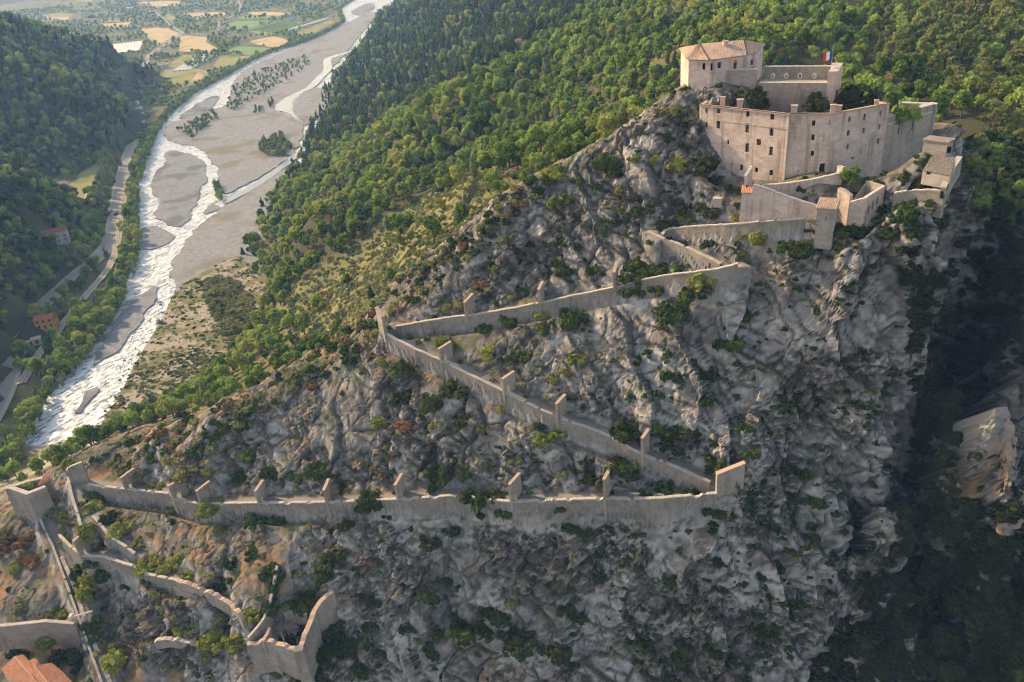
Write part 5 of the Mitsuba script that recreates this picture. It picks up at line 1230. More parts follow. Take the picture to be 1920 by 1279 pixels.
leaf_bsdf('leaf_broad', (0.10, 0.165, 0.032), (0.34, 0.44, 0.10), (0.42, 0.44, 0.12))
leaf_bsdf('leaf_shade', (0.026, 0.038, 0.016), (0.055, 0.072, 0.026), (0.05, 0.06, 0.025), 0.3)  # leaf colour darkened to paint in the deep shade of the gorge
leaf_bsdf('leaf_conifer', (0.058, 0.100, 0.044), (0.109, 0.154, 0.064), (0.154, 0.160, 0.070))
leaf_bsdf('leaf_pine', (0.166, 0.211, 0.064), (0.301, 0.320, 0.109), (0.256, 0.256, 0.102))
leaf_bsdf('leaf_bush', (0.046, 0.075, 0.023), (0.098, 0.137, 0.039), (0.078, 0.091, 0.039))
leaf_bsdf('leaf_yellow', (0.169, 0.208, 0.046), (0.312, 0.325, 0.078), (0.234, 0.247, 0.065))
leaf_bsdf('leaf_olive', (0.183, 0.192, 0.083), (0.316, 0.300, 0.142), (0.250, 0.216, 0.100))
leaf_bsdf('leaf_silver', (0.182, 0.227, 0.111), (0.312, 0.351, 0.195), (0.234, 0.273, 0.130))
leaf_bsdf('leaf_rust', (0.15, 0.095, 0.05), (0.27, 0.165, 0.085), (0.2, 0.14, 0.07))
bsdf('mat_bark', {'type': 'principled', 'base_color': {'type': 'rgb', 'value': [0.12, 0.095, 0.07]}, 'roughness': 0.95})


def clump(cen, rad, n, size, g, up=0.25, flat=0.85):
    """n leaf sprays through the shells of several overlapping lobes, plus a rough dark-side core in every lobe."""
    cen, rad = np.asarray(cen, float), np.asarray(rad, float)
    k = g.choice(len(rad), n, p=rad ** 2 / (rad ** 2).sum())
    d = g.normal(size=(n, 3)); d[:, 2] += up; d /= np.linalg.norm(d, axis=1, keepdims=True)
    r = rad[k] * (0.72 + 0.36 * g.random(n)); c = cen[k] + d * r[:, None] * [1, 1, flat]
    nrm = d + 0.75 * g.normal(size=(n, 3)); nrm /= np.linalg.norm(nrm, axis=1, keepdims=True)
    a = np.cross(nrm, g.normal(size=(n, 3))); a /= np.linalg.norm(a, axis=1, keepdims=True); b = np.cross(nrm, a)
    s = size * (0.6 + 0.8 * g.random(n))[:, None]
    v = np.stack([c - a * s * 0.6, c - b * s * 0.42 + nrm * s * 0.12, c + a * s * 0.6, c + b * s * 0.42 - nrm * s * 0.08], 1).reshape(-1, 3)
    f = (np.arange(n) * 4)[:, None, None] + np.array([[0, 1, 2], [0, 2, 3]])[None]
    ms = [trimesh.Trimesh(v, f.reshape(-1, 3), process=False)]
    for q, w in zip(cen, rad):
        s_ = trimesh.creation.icosphere(subdivisions=1, radius=1.0)
        s_.vertices = q + s_.vertices * w * 0.74 * (0.75 + 0.5 * g.random((len(s_.vertices), 1))) * [1, 1, flat]
        ms.append(s_)
    return trimesh.util.concatenate(ms)


def trunk(h, r, lean=0.0, sides=6):
    a = np.arange(sides) * 2 * PI / sides; ring_ = np.stack([np.cos(a), np.sin(a)], 1)
    lev = [(-1.0, r * 1.3, 0), (h * 0.5, r * 0.8, lean * 0.4), (h, r * 0.35, lean)]
    v = np.vstack([np.c_[ring_ * q + [o, 0], np.full(sides, z_)] for z_, q, o in lev])
    f = []
    for k in range(2):
        for i in range(sides):
            j = (i + 1) % sides; f += [[k * sides + i, k * sides + j, (k + 1) * sides + j], [k * sides + i, (k + 1) * sides + j, (k + 1) * sides + i]]
    return trimesh.Trimesh(v, np.array(f), process=False)


def broad(seed, n, size, wide=1.0):
    g = np.random.default_rng(seed); m = 7
    an = g.random(m) * 2 * PI; rr = 2.0 * wide * np.sqrt(g.random(m))
    cen = np.c_[np.cos(an) * rr, np.sin(an) * rr, 4.0 + 3.6 * g.random(m)]; rad = 1.3 + 0.9 * g.random(m)
    cen = np.vstack([cen, [0, 0, 6.8]]); rad = np.r_[rad, 2.1]
    return clump(cen, rad, n, size, g), trunk(5.5, 0.28, 0.3)


def conifer(seed, n, size, h=11.0, w=2.2):
    g = np.random.default_rng(seed); m = 9
    t = np.linspace(0.12, 0.97, m); cen = np.c_[g.normal(size=(m, 2)) * 0.25, t * h]; rad = w * (1.02 - t) * (0.8 + 0.4 * g.random(m)) + 0.22
    return clump(cen, rad, n, size, g, up=-0.1, flat=0.7), trunk(h * 0.8, 0.25)


def pine(seed, n, size, h=12.0):
    g = np.random.default_rng(seed); m = 10
    t = 0.3 + 0.7 * np.sort(g.random(m)); an = g.random(m) * 2 * PI; rr = 1.9 * (1.1 - t) * 1.6
    cen = np.c_[np.cos(an) * rr, np.sin(an) * rr, t * h]; rad = 0.7 + 0.8 * g.random(m) * (1.2 - 0.5 * t)
    return clump(cen, rad, n, size, g, up=0.4, flat=0.6), trunk(h * 0.95, 0.25, 0.4)


def poplar(seed, n, size, h=13.0):
    g = np.random.default_rng(seed); m = 8
    t = np.linspace(0.2, 0.95, m); cen = np.c_[g.normal(size=(m, 2)) * 0.6, t * h]; rad = 1.6 * np.sin(PI * (0.15 + 0.8 * t)) + 0.5
    return clump(cen, rad, n, size, g, up=0.2, flat=1.1), trunk(h * 0.7, 0.25)


def shrub(seed, n, size):
    g = np.random.default_rng(seed); m = 8
    an = g.random(m) * 2 * PI; rr = 0.85 * np.sqrt(g.random(m))
    cen = np.c_[np.cos(an) * rr, np.sin(an) * rr * 0.8, 0.05 + 0.5 * g.random(m) * (1.1 - rr)]; rad = 0.22 + 0.30 * g.random(m) * (1.25 - 0.6 * rr)
    return clump(cen, rad, n, size, g, up=0.3, flat=0.8), trunk(0.35, 0.05, 0.05, 5)


MODELS = {}
def model(kind, leaf, builds):
    for i, (c_, t_) in enumerate(builds):
        MODELS.setdefault(kind, []).append((mikit.ply(c_, leaf), mikit.ply(t_, 'mat_bark', smooth=True)))


model('broad_hi', 'leaf_broad', [broad(300 + i, 420, 0.95, 1.0 + 0.1 * i) for i in range(4)])
model('broad_mid', 'leaf_broad', [broad(310 + i, 170, 1.35) for i in range(3)])
model('broad_lo', 'leaf_broad', [broad(320 + i, 70, 2.0) for i in range(3)])
model('conifer_mid', 'leaf_conifer', [conifer(330 + i, 190, 1.0) for i in range(3)])
model('conifer_lo', 'leaf_conifer', [conifer(340 + i, 80, 1.6) for i in range(2)])
model('pine_hi', 'leaf_pine', [pine(350 + i, 420, 0.85) for i in range(3)])
model('pine_mid', 'leaf_pine', [pine(355 + i, 180, 1.2) for i in range(2)])
model('dark_hi', 'leaf_conifer', [broad(360 + i, 420, 0.9) for i in range(3)])
model('dark_mid', 'leaf_conifer', [broad(365 + i, 150, 1.4) for i in range(2)])
model('oak_hi', 'leaf_shade', [broad(362 + i, 420, 0.9) for i in range(2)])
model('oak_mid', 'leaf_shade', [broad(367 + i, 150, 1.4) for i in range(2)])
model('poplar_mid', 'leaf_silver', [poplar(370 + i, 230, 1.05) for i in range(3)])
model('yellow_mid', 'leaf_yellow', [broad(375 + i, 230, 1.1) for i in range(2)])
model('bush', 'leaf_bush', [shrub(380 + i, 190, 0.27) for i in range(4)])
model('bush_yellow', 'leaf_yellow', [shrub(385 + i, 190, 0.27) for i in range(3)])
model('bush_olive', 'leaf_olive', [shrub(390 + i, 130, 0.27) for i in range(3)])
model('bush_silver', 'leaf_silver', [shrub(395 + i, 110, 0.3) for i in range(2)])
model('bush_rust', 'leaf_rust', [shrub(398 + i, 150, 0.25) for i in range(2)])
model('bush_lo', 'leaf_bush', [shrub(400 + i, 45, 0.42) for i in range(3)])
model('bush_olive_lo', 'leaf_olive', [shrub(404 + i, 45, 0.42) for i in range(2)])
model('bush_rust_lo', 'leaf_rust', [shrub(406 + i, 40, 0.42) for i in range(2)])
for k, vs in MODELS.items():
    for i, (c_, t_) in enumerate(vs): scene[f'{k}_model_{i}'] = {'type': 'shapegroup', 'crown': c_, **({'trunk': t_} if not k.endswith('_lo') else {})}


def put(kind, p, s, rot, sz=None, i=None):
    """what stands at p: (variant, transform)."""
    i = int(rot * 997) % len(MODELS[kind]) if i is None else i
    return i, T().translate([float(q) for q in p]).rotate([0, 0, 1], math.degrees(rot)).scale([s, s, s * (sz or 1.0)])


def plant(name, kind, p, s, rot, label, cat, group=None, sz=None):
    i, m = put(kind, p, s, rot, sz); key = thing(name, label, cat, group); c_, t_ = MODELS[kind][i]
    scene[key + '__crown'] = {**c_, 'to_world': m}
    scene[key + '__trunk'] = {**t_, 'to_world': m}
    return key


stuff_n = {}
def scatter(name, kind, p, s, rot, sz=None):
    i, m = put(kind, p, s, rot, sz); stuff_n[name] = stuff_n.get(name, 0) + 1
    scene[f'{name}__{stuff_n[name]:03d}'] = {'type': 'instance', 'to_world': m, 'g': {'type': 'ref', 'id': f'{kind}_model_{i}'}}


# what plants stand on
land = mi.load_dict({'type': 'scene', 'a': {k: v for k, v in scene['rocky_hill'].items() if k != 'bsdf'}, 'b': {k: v for k, v in scene['mountain_slopes'].items() if k != 'bsdf'}, 'c': {k: v for k, v in scene['valley_floor'].items() if k != 'bsdf'}})


def ground(x, y):
    o = np.stack([x, y, np.full(len(x), 900.0)], 1)
    p, ok, n = shoot(land, o, np.array([[0, 0, -1.0]]))
    return p, ok, n


def hits(px, py):
    d = rays(np.asarray(px, float), np.asarray(py, float))
    return shoot(land, CAM[None], d)


def inside(poly, u, v):
    return contains_xy(poly, u, v)


PX = lambda pts: Polygon(pts).buffer(0)
Z_CON = PX([(745, -60), (1160, -60), (1060, 60), (900, 145), (800, 190), (700, 245), (640, 275), (560, 335), (480, 400), (560, 280), (580, 170), (660, 90)])
Z_PINE = PX([(1480, -60), (2000, -60), (2000, 330), (1830, 280), (1760, 190), (1640, 170), (1600, 60)])
Z_SCRUB = PX([(540, 545), (640, 480), (760, 380), (880, 325), (960, 330), (900, 440), (820, 510), (740, 570), (640, 640), (560, 660)])
Z_GORGE = PX([(1690, 480), (1760, 520), (1830, 400), (1930, 420), (1930, 700), (1880, 716), (1790, 790), (1796, 940), (1870, 970), (1930, 975), (1930, 1320), (1490, 1320), (1560, 1190), (1640, 1110), (1690, 1010), (1712, 800)])
Z_CLEAR = PX([(1752, 225), (1840, 225), (1845, 262), (1800, 300), (1752, 285)])
Z_POP = PX([(205, 262), (245, 240), (245, 300), (232, 355), (215, 380), (205, 420), (180, 400), (185, 360), (193, 310)])
Z_BAR = [PX([(x / c4, y / c4) for x, y in q]) for q in ([(1075, 525), (1100, 420), (1250, 330), (1450, 270), (1470, 310), (1340, 400), (1210, 470), (1110, 525)], [(845, 620), (1000, 528), (1045, 560), (915, 662)], [(1230, 690), (1330, 640), (1385, 700), (1340, 750), (1240, 740)], [(1020, 880), (1050, 870), (1055, 950), (1030, 950)], [(1190, 540), (1290, 475), (1310, 490), (1230, 550)])]
forb = [bed.buffer(3), *[l_.buffer(5.5) for l_ in roadl], raill.buffer(3.5), *fields_union, fan_poly]
from shapely import union_all, prepare
forb_u = union_all(forb); prepare(forb_u)
hpts = [(113, 452), (91, 612), (70, 642), (117, 352), (309, 128), (301, 104), (165, 32), (224, 31), (245, 17), (417, 58), (549, 38), (103, 458), (232, 92)]
house_u = union_all([Point(*foot(*q)[:2]).buffer(15 if i > 3 else 10) for i, q in enumerate(hpts)] + [LineString([foot(113, 452)[:2], foot(122, 475)[:2]]).buffer(7), LineString([atv(226, 101)[:2], atv(238, 82)[:2]]).buffer(40), LineString([atv(537, 58)[:2], atv(603, 39)[:2]]).buffer(26)]); prepare(house_u)


def candidates(x0, x1, y0, y1, step, seed):
    g = np.random.default_rng(seed)
    X, Y = np.meshgrid(np.arange(x0, x1, step), np.arange(y0, y1, step), indexing='ij')
    X = X.ravel() + (g.random(X.size) - 0.5) * step * 0.95; Y = Y.ravel() + (g.random(Y.size) - 0.5) * step * 0.95
    w = np.stack([X, Y, np.full(len(X), 60.0)], 1) - CAM
    far_ = w @ FWD
    ok = (far_ > 20); X, Y = X[ok], Y[ok]
    p, ok, n = ground(X, Y); p, n = p[ok], n[ok]
    w = p - CAM; dz = w @ FWD; u, v = 960 + F * (w @ RT) / dz, 639.5 - F * (w @ UP) / dz
    m = (u > -90) & (u < 2010) & (v > -70) & (v < 1380) & (dz > 20)
    return p[m], n[m], u[m], v[m], g


trees = []                                  # (screen size, kind, point, scale, rot, stretch, zone)
for x0, x1, y0, y1, step, seed, gorge_only in [(60, 138, 86, 245, 3.4, 5, True), (-420, 330, 60, 420, 5.2, 1, False), (-620, 330, 420, 900, 6.3, 2, False), (-1100, 330, 900, 1700, 9.0, 3, False), (-2000, 330, 1700, 3400, 16.0, 4, False)]:
    p, n, u, v, g = candidates(x0, x1, y0, y1, step, seed)
    crest = np.interp(p[:, 0], CX, CY)
    rock = (p[:, 1] < crest) & (p[:, 0] > -200)
    gully = inside(Z_GORGE, u, v) & (p[:, 0] > 60) & (p[:, 1] < 245)
    if gorge_only: rock |= True
    f_ = inside(forb_u, p[:, 0], p[:, 1]) | inside(house_u, p[:, 0], p[:, 1])
    hgt = p[:, 2] - zv(p[:, 1])
    con, pin, scr, clr, pop = inside(Z_CON, u, v), inside(Z_PINE, u, v), inside(Z_SCRUB, u, v), inside(Z_CLEAR, u, v), inside(Z_POP, u, v)
    leftbank = hgt < 6
    lo_ = 0.34 if y0 < 900 else 0.42
    dens = np.where(leftbank, sstep(lo_, lo_ + 0.12, fbm(p / np.array([55.0, 55.0, 55.0]), 3, 91)) * 0.95, 0.97)
    lowleft = (p[:, 0] < -120) & (p[:, 1] < 300)
    rnd = g.random((len(p), 4))
    for i in range(len(p)):
        if f_[i] or clr[i]: continue
        if rock[i] and not gully[i]: continue
        if p[i, 1] < 190 and not gully[i]: continue
        if rnd[i, 0] > dens[i]: continue
        if scr[i] and rnd[i, 0] > 0.10: continue
        R_ = np.linalg.norm(p[i] - CAM)
        lod = 'hi' if R_ < 330 else 'mid' if R_ < 900 else 'lo'
        s = 0.58 + 0.72 * rnd[i, 1] ** 1.3; zone = 'broad'
        if gully[i] and not gorge_only: continue
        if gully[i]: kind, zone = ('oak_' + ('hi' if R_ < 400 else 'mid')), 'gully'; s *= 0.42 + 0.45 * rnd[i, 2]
        elif pop[i]: kind, zone = 'poplar_mid', 'poplar'; s *= 1.0
        elif con[i] and rnd[i, 2] < 0.85: kind, zone = 'conifer_' + ('lo' if lod == 'lo' else 'mid'), 'conifer'; s *= 1.0
        elif pin[i] and rnd[i, 2] < 0.6: kind, zone = 'pine_' + ('hi' if lod == 'hi' else 'mid'), 'pine'; s *= 0.95
        elif p[i, 0] < -260 and hgt[i] > 8 and rnd[i, 2] < 0.6: kind, zone = ('conifer_lo' if lod == 'lo' else 'dark_mid'), 'left'
        elif rnd[i, 2] < 0.16 and lod != 'lo': kind = 'yellow_mid' if rnd[i, 2] < 0.04 else 'poplar_mid' if rnd[i, 2] < 0.08 else 'conifer_mid' if rnd[i, 2] < 0.12 else 'dark_mid'; s *= 0.9
        else: kind = 'broad_' + lod
        if step > 8: s *= (1.15 if step < 12 else 1.5) * (0.72 if leftbank[i] else 1.0)
        if not gully[i] and zone not in ('pine', 'conifer') and R_ < 420: s *= 0.78
        trees.append((s * 9 / R_, kind, p[i] - [0, 0, 0.3], s, rnd[i, 3] * 6.28, 0.85 + 0.3 * rnd[i, 2], zone, u[i], v[i]))
g = np.random.default_rng(53)
gu, gv_ = 1480 + g.random(4500) * 450, 400 + g.random(4500) * 900
gp, gok, gn = hits(gu, gv_)
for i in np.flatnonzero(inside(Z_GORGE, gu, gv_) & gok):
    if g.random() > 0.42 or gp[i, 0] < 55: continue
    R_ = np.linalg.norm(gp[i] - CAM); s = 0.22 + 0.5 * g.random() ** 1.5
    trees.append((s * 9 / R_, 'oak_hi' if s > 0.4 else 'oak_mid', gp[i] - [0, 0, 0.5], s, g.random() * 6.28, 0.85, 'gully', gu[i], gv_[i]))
# steep faces that a plan grid leaves bare
gu, gv_ = -10 + g.random(7000) * 360, 80 + g.random(7000) * 700
gp, gok, gn = hits(gu, gv_)
f_ = inside(forb_u, gp[:, 0], gp[:, 1]) | inside(house_u, gp[:, 0], gp[:, 1])
for i in np.flatnonzero(gok & ~f_ & ((gn[:, 2] < 0.66) | ((gu < 130) & (gv_ > 325) & (gv_ < 560))) & (gp[:, 2] - zv(gp[:, 1]) > 1.5) & (gp[:, 0] < -230)):
    R_ = np.linalg.norm(gp[i] - CAM)
    if g.random() > 0.35 * min(1.0, 900 / R_): continue
    s = 0.5 + 0.45 * g.random(); trees.append((s * 9 / R_, 'broad_mid' if g.random() < 0.5 else 'dark_mid', gp[i] - [0, 0, 1.0], s, g.random() * 6.28, 0.9, 'left', gu[i], gv_[i]))
Z_EDGE = PX([(1800, 300), (1850, 250), (1935, 225), (1935, 440), (1830, 420), (1812, 370)])
gu, gv_ = 1795 + g.random(300) * 140, 220 + g.random(300) * 225
gp, gok, gn = hits(gu, gv_)
for i in np.flatnonzero(inside(Z_EDGE, gu, gv_) & gok & (gp[:, 0] > 112)):
    R_ = np.linalg.norm(gp[i] - CAM); s = 0.2 + 0.42 * g.random() ** 1.5
    trees.append((s * 9 / R_, ['broad_hi', 'dark_hi', 'pine_hi'][i % 3], gp[i] - [0, 0, 0.4], s, g.random() * 6.28, 0.9, 'broad', gu[i], gv_[i]))
# the strip of trees on the left bank, and those on the islands
g = np.random.default_rng(17)
lbl = LineString(LBw)
for s_ in np.arange(40, lbl.length - 20, 5.0):
    q = lbl.interpolate(s_); q2 = lbl.interpolate(s_ + 1); t = np.array([q2.x - q.x, q2.y - q.y]); n_ = np.array([-t[1], t[0]])
    for off in (2.5, 7.5):
        if g.random() < 0.12: continue
        c = np.array([q.x, q.y]) + n_ * (off + g.random() * 3) + t * g.random() * 2
        if raill.distance(Point(*c)) < 3.5 or roadl[0].distance(Point(*c)) < 5: continue
        pp = np.array([*c, zv(c[1]) - 0.3]); R_ = np.linalg.norm(pp - CAM); s = 0.6 + 0.45 * g.random()
        k = 'broad_mid' if g.random() < 0.55 else 'yellow_mid' if g.random() < 0.3 else 'poplar_mid'
        u, v = proj(pp); trees.append((s * 9 / R_, k, pp, s * (0.72 if k == 'poplar_mid' else 1), g.random() * 6.28, 0.95, 'bank', u, v))
for q in Z_BAR:
    x0, y0, x1, y1 = q.bounds
    for _ in range(int(q.area / 9)):
        u, v = x0 + g.random() * (x1 - x0), y0 + g.random() * (y1 - y0)
        if not q.contains(Point(u, v)): continue
        pp = atv(u, v, 0.4); R_ = np.linalg.norm(pp - CAM); s = 0.35 + 0.4 * g.random()
        trees.append((s * 9 / R_, 'broad_mid' if g.random() < 0.6 else 'yellow_mid' if g.random() < 0.4 else 'poplar_mid', pp, s, g.random() * 6.28, 0.9, 'island', u, v))
TREE_TXT = {'broad': ('broadleaf_tree', 'round green broadleaf tree in the wood on the slope behind the crag', 'trees of the wood behind the crag'), 'gully': ('gorge_tree', 'dark green tree in deep shade in the gorge right of the cliff', 'dark trees in the shaded gorge'), 'poplar': ('poplar_tree', 'pale silvery tree in the row between valley road and farm meadow', 'silvery trees along the valley road'), 'conifer': ('conifer_tree', 'dark pointed conifer on the shaded slope above the gravel river', 'conifers on the shaded slope'), 'pine': ('pine_tree', 'airy light green pine on the sunlit slope at top right', 'pines on the slope at top right'), 'left': ('hill_tree', 'dark bluish green tree on the shaded hill at far left', 'trees on the shaded left hill'), 'bank': ('bank_tree', 'bushy green tree on the river bank between rapids and railway', 'trees on the left river bank'), 'island': ('island_tree', 'low green tree on a gravel island of the braided river', 'trees on the gravel islands')}
def tree_place(zone, u, v):
    if zone == 'gully':
        return 'at the head of the gorge' if v < 620 else 'beside the pale outcrop' if v < 960 and u > 1760 else 'in the bottom right corner' if v > 960 and u > 1720 else 'along the foot of the buttress'
    if zone == 'pine':
        return 'near the top right corner' if v < 110 and u > 1700 else 'above the angled rampart' if v < 200 else 'right of the angled rampart'
    if zone == 'broad':
        if u > 1790: return 'at the right edge beside the track' if v < 420 else 'at the right edge above the gorge'
        if u > 1430: return 'right of the keep above the terrace' if v < 130 else 'behind the courtyard and rampart'
        if u > 1200: return 'behind and left of the keep'
        if u < 420: return 'on the near left bank' 
        return 'above the rocky crest' if u > 900 else 'on the lower slope by the sunny scrub'
    return ''


trees.sort(key=lambda t: -t[0])
vis = 0
for sz_, kind, p, s, rot, st, zone, u, v in trees:
    if vis < 300 and 0 <= u <= 1920 and -20 < v < 1300 and not kind.endswith('_lo'):
        nm, lab, grp = TREE_TXT[zone]; w_ = tree_place(zone, u, v)
        if w_: lab = {'broad': 'round green broadleaf tree ', 'gully': 'dark green tree in deep shade ', 'pine': 'airy light green pine on the sunny slope '}[zone] + w_; grp = grp + ' ' + w_
        plant(nm, kind, p, s, rot, lab, 'tree', grp, st); vis += 1
    else: scatter({'gully': 'gorge_wood', 'left': 'hill_forest', 'conifer': 'conifer_forest', 'bank': 'bank_wood', 'island': 'island_wood'}.get(zone, 'forest'), kind, p, s, rot, st)
for k in ('gorge_wood', 'hill_forest', 'conifer_forest', 'bank_wood', 'island_wood', 'forest'):
    if k in stuff_n: labels[k] = {'label': {'gorge_wood': 'dark trees filling the shaded gorge on the right', 'hill_forest': 'bluish dark forest covering the hill at far left', 'conifer_forest': 'dark conifer forest on the slope above the river', 'bank_wood': 'green trees lining the left river bank', 'island_wood': 'low green trees growing on the gravel islands', 'forest': 'green broadleaf forest on the slopes and in the valley'}[k], 'category': 'forest', 'kind': 'stuff'}
# shrubs on the crag: pixel of the foot, radius in pixels, kind
SH = []
def shr(ox, oy, sc, items):
    for x, y, r, k in items: SH.append((ox + x / sc, oy + y / sc, r / sc, k))


shr(680, 440, 2.558, [(1010, 370, 70, 'g'), (1330, 140, 90, 'g'), (1430, 140, 50, 'g'), (1540, 140, 40, 'g'), (1630, 195, 55, 'y'), (1640, 235, 40, 'g'), (855, 370, 35, 'y'), (885, 425, 45, 'g'), (600, 430, 40, 'g'), (700, 395, 40, 'g'), (390, 500, 45, 'y'), (225, 480, 15, 'y'), (270, 505, 15, 'y'), (610, 550, 55, 'y'), (780, 565, 35, 'g'), (710, 575, 30, 'g'), (1030, 585, 38, 'y'), (990, 645, 35, 'o'), (920, 670, 35, 'o'), (1480, 330, 75, 'g'), (1580, 250, 60, 'g'), (1290, 250, 50, 'g'), (1410, 250, 35, 'g'), (1485, 645, 55, 'g'), (1660, 630, 60, 'g'), (1410, 750, 35, 'g'), (1640, 780, 40, 'g'), (1740, 490, 60, 'g'), (1870, 370, 40, 'g'), (1270, 880, 90, 'g'), (1240, 920, 50, 'g'), (1400, 905, 35, 'y'), (1540, 920, 60, 'g'), (875, 960, 45, 'y'), (950, 935, 35, 'y'), (850, 900, 30, 'g'), (675, 815, 35, 'y'), (580, 905, 35, 'y'), (490, 870, 45, 'g'), (440, 720, 60, 'g'), (330, 780, 55, 'g'), (190, 620, 45, 'g'), (155, 640, 35, 'y'), (190, 770, 45, 'g'), (80, 880, 38, 'y'), (225, 880, 50, 'r'), (200, 900, 35, 'r'), (115, 1005, 18, 'o'), (340, 910, 22, 'o'), (370, 1120, 60, 'g'), (500, 1120, 40, 'g'), (730, 1070, 30, 'o'), (1075, 1075, 30, 'g'), (1215, 1090, 60, 'g'), (1120, 1150, 50, 'g'), (1300, 1085, 30, 'y'), (1355, 1230, 30, 'g'), (1460, 1180, 55, 'g'), (1580, 1215, 50, 'g'), (30, 1255, 60, 'g'), (540, 1240, 60, 'g'), (640, 1240, 40, 'g'), (1830, 910, 35, 'g'), (1710, 1070, 50, 'g'), (1850, 1030, 40, 'g'), (960, 150, 50, 'g'), (770, 250, 35, 'g'), (700, 290, 25, 'y'), (640, 150, 20, 'y'), (565, 220, 30, 'r'), (430, 320, 50, 'o'), (390, 350, 25, 'y'), (475, 320, 35, 'o'), (90, 600, 30, 'y'), (70, 460, 25, 'y'), (20, 420, 30, 'g')])
shr(0, 820, 2.786, [(365, 125, 30, 'y'), (470, 310, 45, 'g'), (490, 345, 40, 'y'), (285, 345, 45, 'y'), (340, 405, 40, 'y'), (360, 515, 35, 'y'), (495, 560, 62, 't'), (570, 410, 35, 'g'), (650, 455, 55, 'y'), (720, 545, 40, 'o'), (480, 640, 35, 'g'), (430, 690, 45, 'g'), (420, 775, 45, 'g'), (540, 690, 40, 'g'), (655, 770, 25, 'g'), (770, 750, 30, 'g'), (830, 800, 35, 'o'), (500, 820, 50, 't'), (480, 890, 50, 't'), (780, 635, 55, 'y'), (850, 665, 45, 'y'), (920, 625, 40, 'y'), (985, 700, 35, 'y'), (1115, 800, 25, 'y'), (850, 870, 40, 'o'), (890, 930, 25, 'o'), (1155, 925, 22, 'y'), (940, 985, 35, 'y'), (1005, 990, 38, 'y'), (1125, 1035, 58, 'y'), (1260, 1030, 58, 'y'), (1045, 1060, 22, 'y'), (1090, 1115, 30, 'y'), (800, 1035, 30, 'o'), (1330, 910, 40, 'y'), (1110, 345, 55, 'y'), (910, 115, 48, 'o'), (990, 165, 55, 'o'), (900, 365, 32, 'y'), (840, 250, 22, 'y'), (790, 250, 22, 'y'), (740, 175, 35, 'o'), (640, 160, 35, 'o'), (600, 120, 30, 'o'), (1290, 65, 42, 'y'), (1080, 165, 28, 'y'), (1260, 190, 40, 'g'), (1400, 170, 40, 'g'), (1550, 200, 40, 'g'), (1650, 160, 50, 'g'), (1360, 400, 55, 'g'), (1450, 420, 55, 'g'), (1310, 590, 40, 'g'), (1215, 640, 35, 'g'), (1390, 710, 30, 'g'), (1440, 680, 50, 'g'), (1450, 750, 40, 'g'), (1430, 860, 45, 'g'), (1560, 830, 60, 'g'), (1640, 790, 50, 'g'), (1480, 880, 25, 'y'), (1540, 910, 25, 'y'), (1550, 1020, 40, 'g'), (270, 1090, 45, 't'), (340, 925, 45, 'y'), (260, 905, 42, 'o'), (100, 865, 40, 'o'), (30, 465, 38, 'o'), (70, 670, 30, 'y'), (480, 960, 40, 'g'), (490, 1020, 35, 'g'), (560, 1100, 45, 'o'), (610, 1120, 45, 'o'), (650, 1250, 75, 't'), (480, 1262, 30, 's'), (1690, 690, 50, 'g'), (1750, 580, 60, 'g'), (30, 560, 40, 'r'), (130, 530, 40, 'r'), (180, 620, 40, 'r'), (130, 620, 30, 'r'), (50, 520, 30, 'r'), (150, 1010, 30, 'o'), (90, 1110, 40, 'g'), (330, 1120, 50, 'g'), (400, 1150, 50, 'g')])
shr(560, 840, 2.8235, [(890, 890, 85, 'g'), (1040, 850, 65, 'g'), (1000, 930, 60, 'g'), (1210, 990, 80, 'g'), (1120, 950, 50, 'g'), (1360, 1050, 65, 'g'), (1130, 795, 38, 'o'), (1420, 845, 38, 'g'), (1490, 865, 45, 'g'), (1080, 325, 38, 'g'), (970, 340, 28, 'g'), (470, 355, 24, 'g'), (810, 405, 48, 'g'), (690, 475, 45, 'g'), (160, 585, 50, 'g'), (250, 390, 38, 'g'), (390, 925, 38, 'g'), (580, 945, 38, 'g'), (330, 1130, 48, 'g'), (180, 1010, 85, 'g'), (130, 940, 60, 'g'), (60, 1190, 50, 'g'), (720, 945, 48, 'g'), (700, 1055, 40, 'g'), (1500, 420, 38, 'g'), (1430, 405, 38, 'g'), (1640, 405, 42, 'g'), (1600, 645, 48, 'g'), (1720, 565, 48, 'g'), (1820, 1035, 35, 'g'), (1380, 310, 30, 'g'), (640, 995, 30, 'o'), (400, 805, 35, 'g'), (680, 765, 45, 'g'), (780, 695, 30, 'g'), (890, 100, 38, 'g'), (740, 170, 45, 'g'), (1530, 60, 30, 'g'), (350, 90, 20, 'g'), (90, 90, 45, 'g'), (190, 130, 40, 'g')])
shr(1240, 840, 2.8235, [(270, 310, 48, 'g'), (470, 315, 38, 'g'), (590, 385, 38, 'g'), (690, 240, 40, 'g'), (740, 100, 55, 'g'), (640, 90, 48, 'g'), (800, 260, 48, 'g'), (1000, 265, 45, 'g'), (1050, 375, 33, 'g'), (810, 400, 30, 'g'), (910, 335, 24, 'g'), (790, 475, 42, 'g'), (910, 550, 32, 'g'), (895, 600, 20, 'g'), (615, 620, 33, 'g'), (530, 660, 28, 'g'), (700, 525, 28, 'g'), (300, 580, 28, 'g'), (295, 730, 26, 'g'), (45, 675, 42, 'g'), (140, 1015, 50, 'g'), (270, 1045, 42, 'g'), (60, 1075, 42, 'g'), (240, 685, 18, 'g'), (1120, 175, 24, 'g'), (590, 975, 38, 'g'), (700, 790, 55, 'g'), (500, 950, 40, 'g'), (420, 700, 30, 'g'), (480, 500, 30, 'g')])
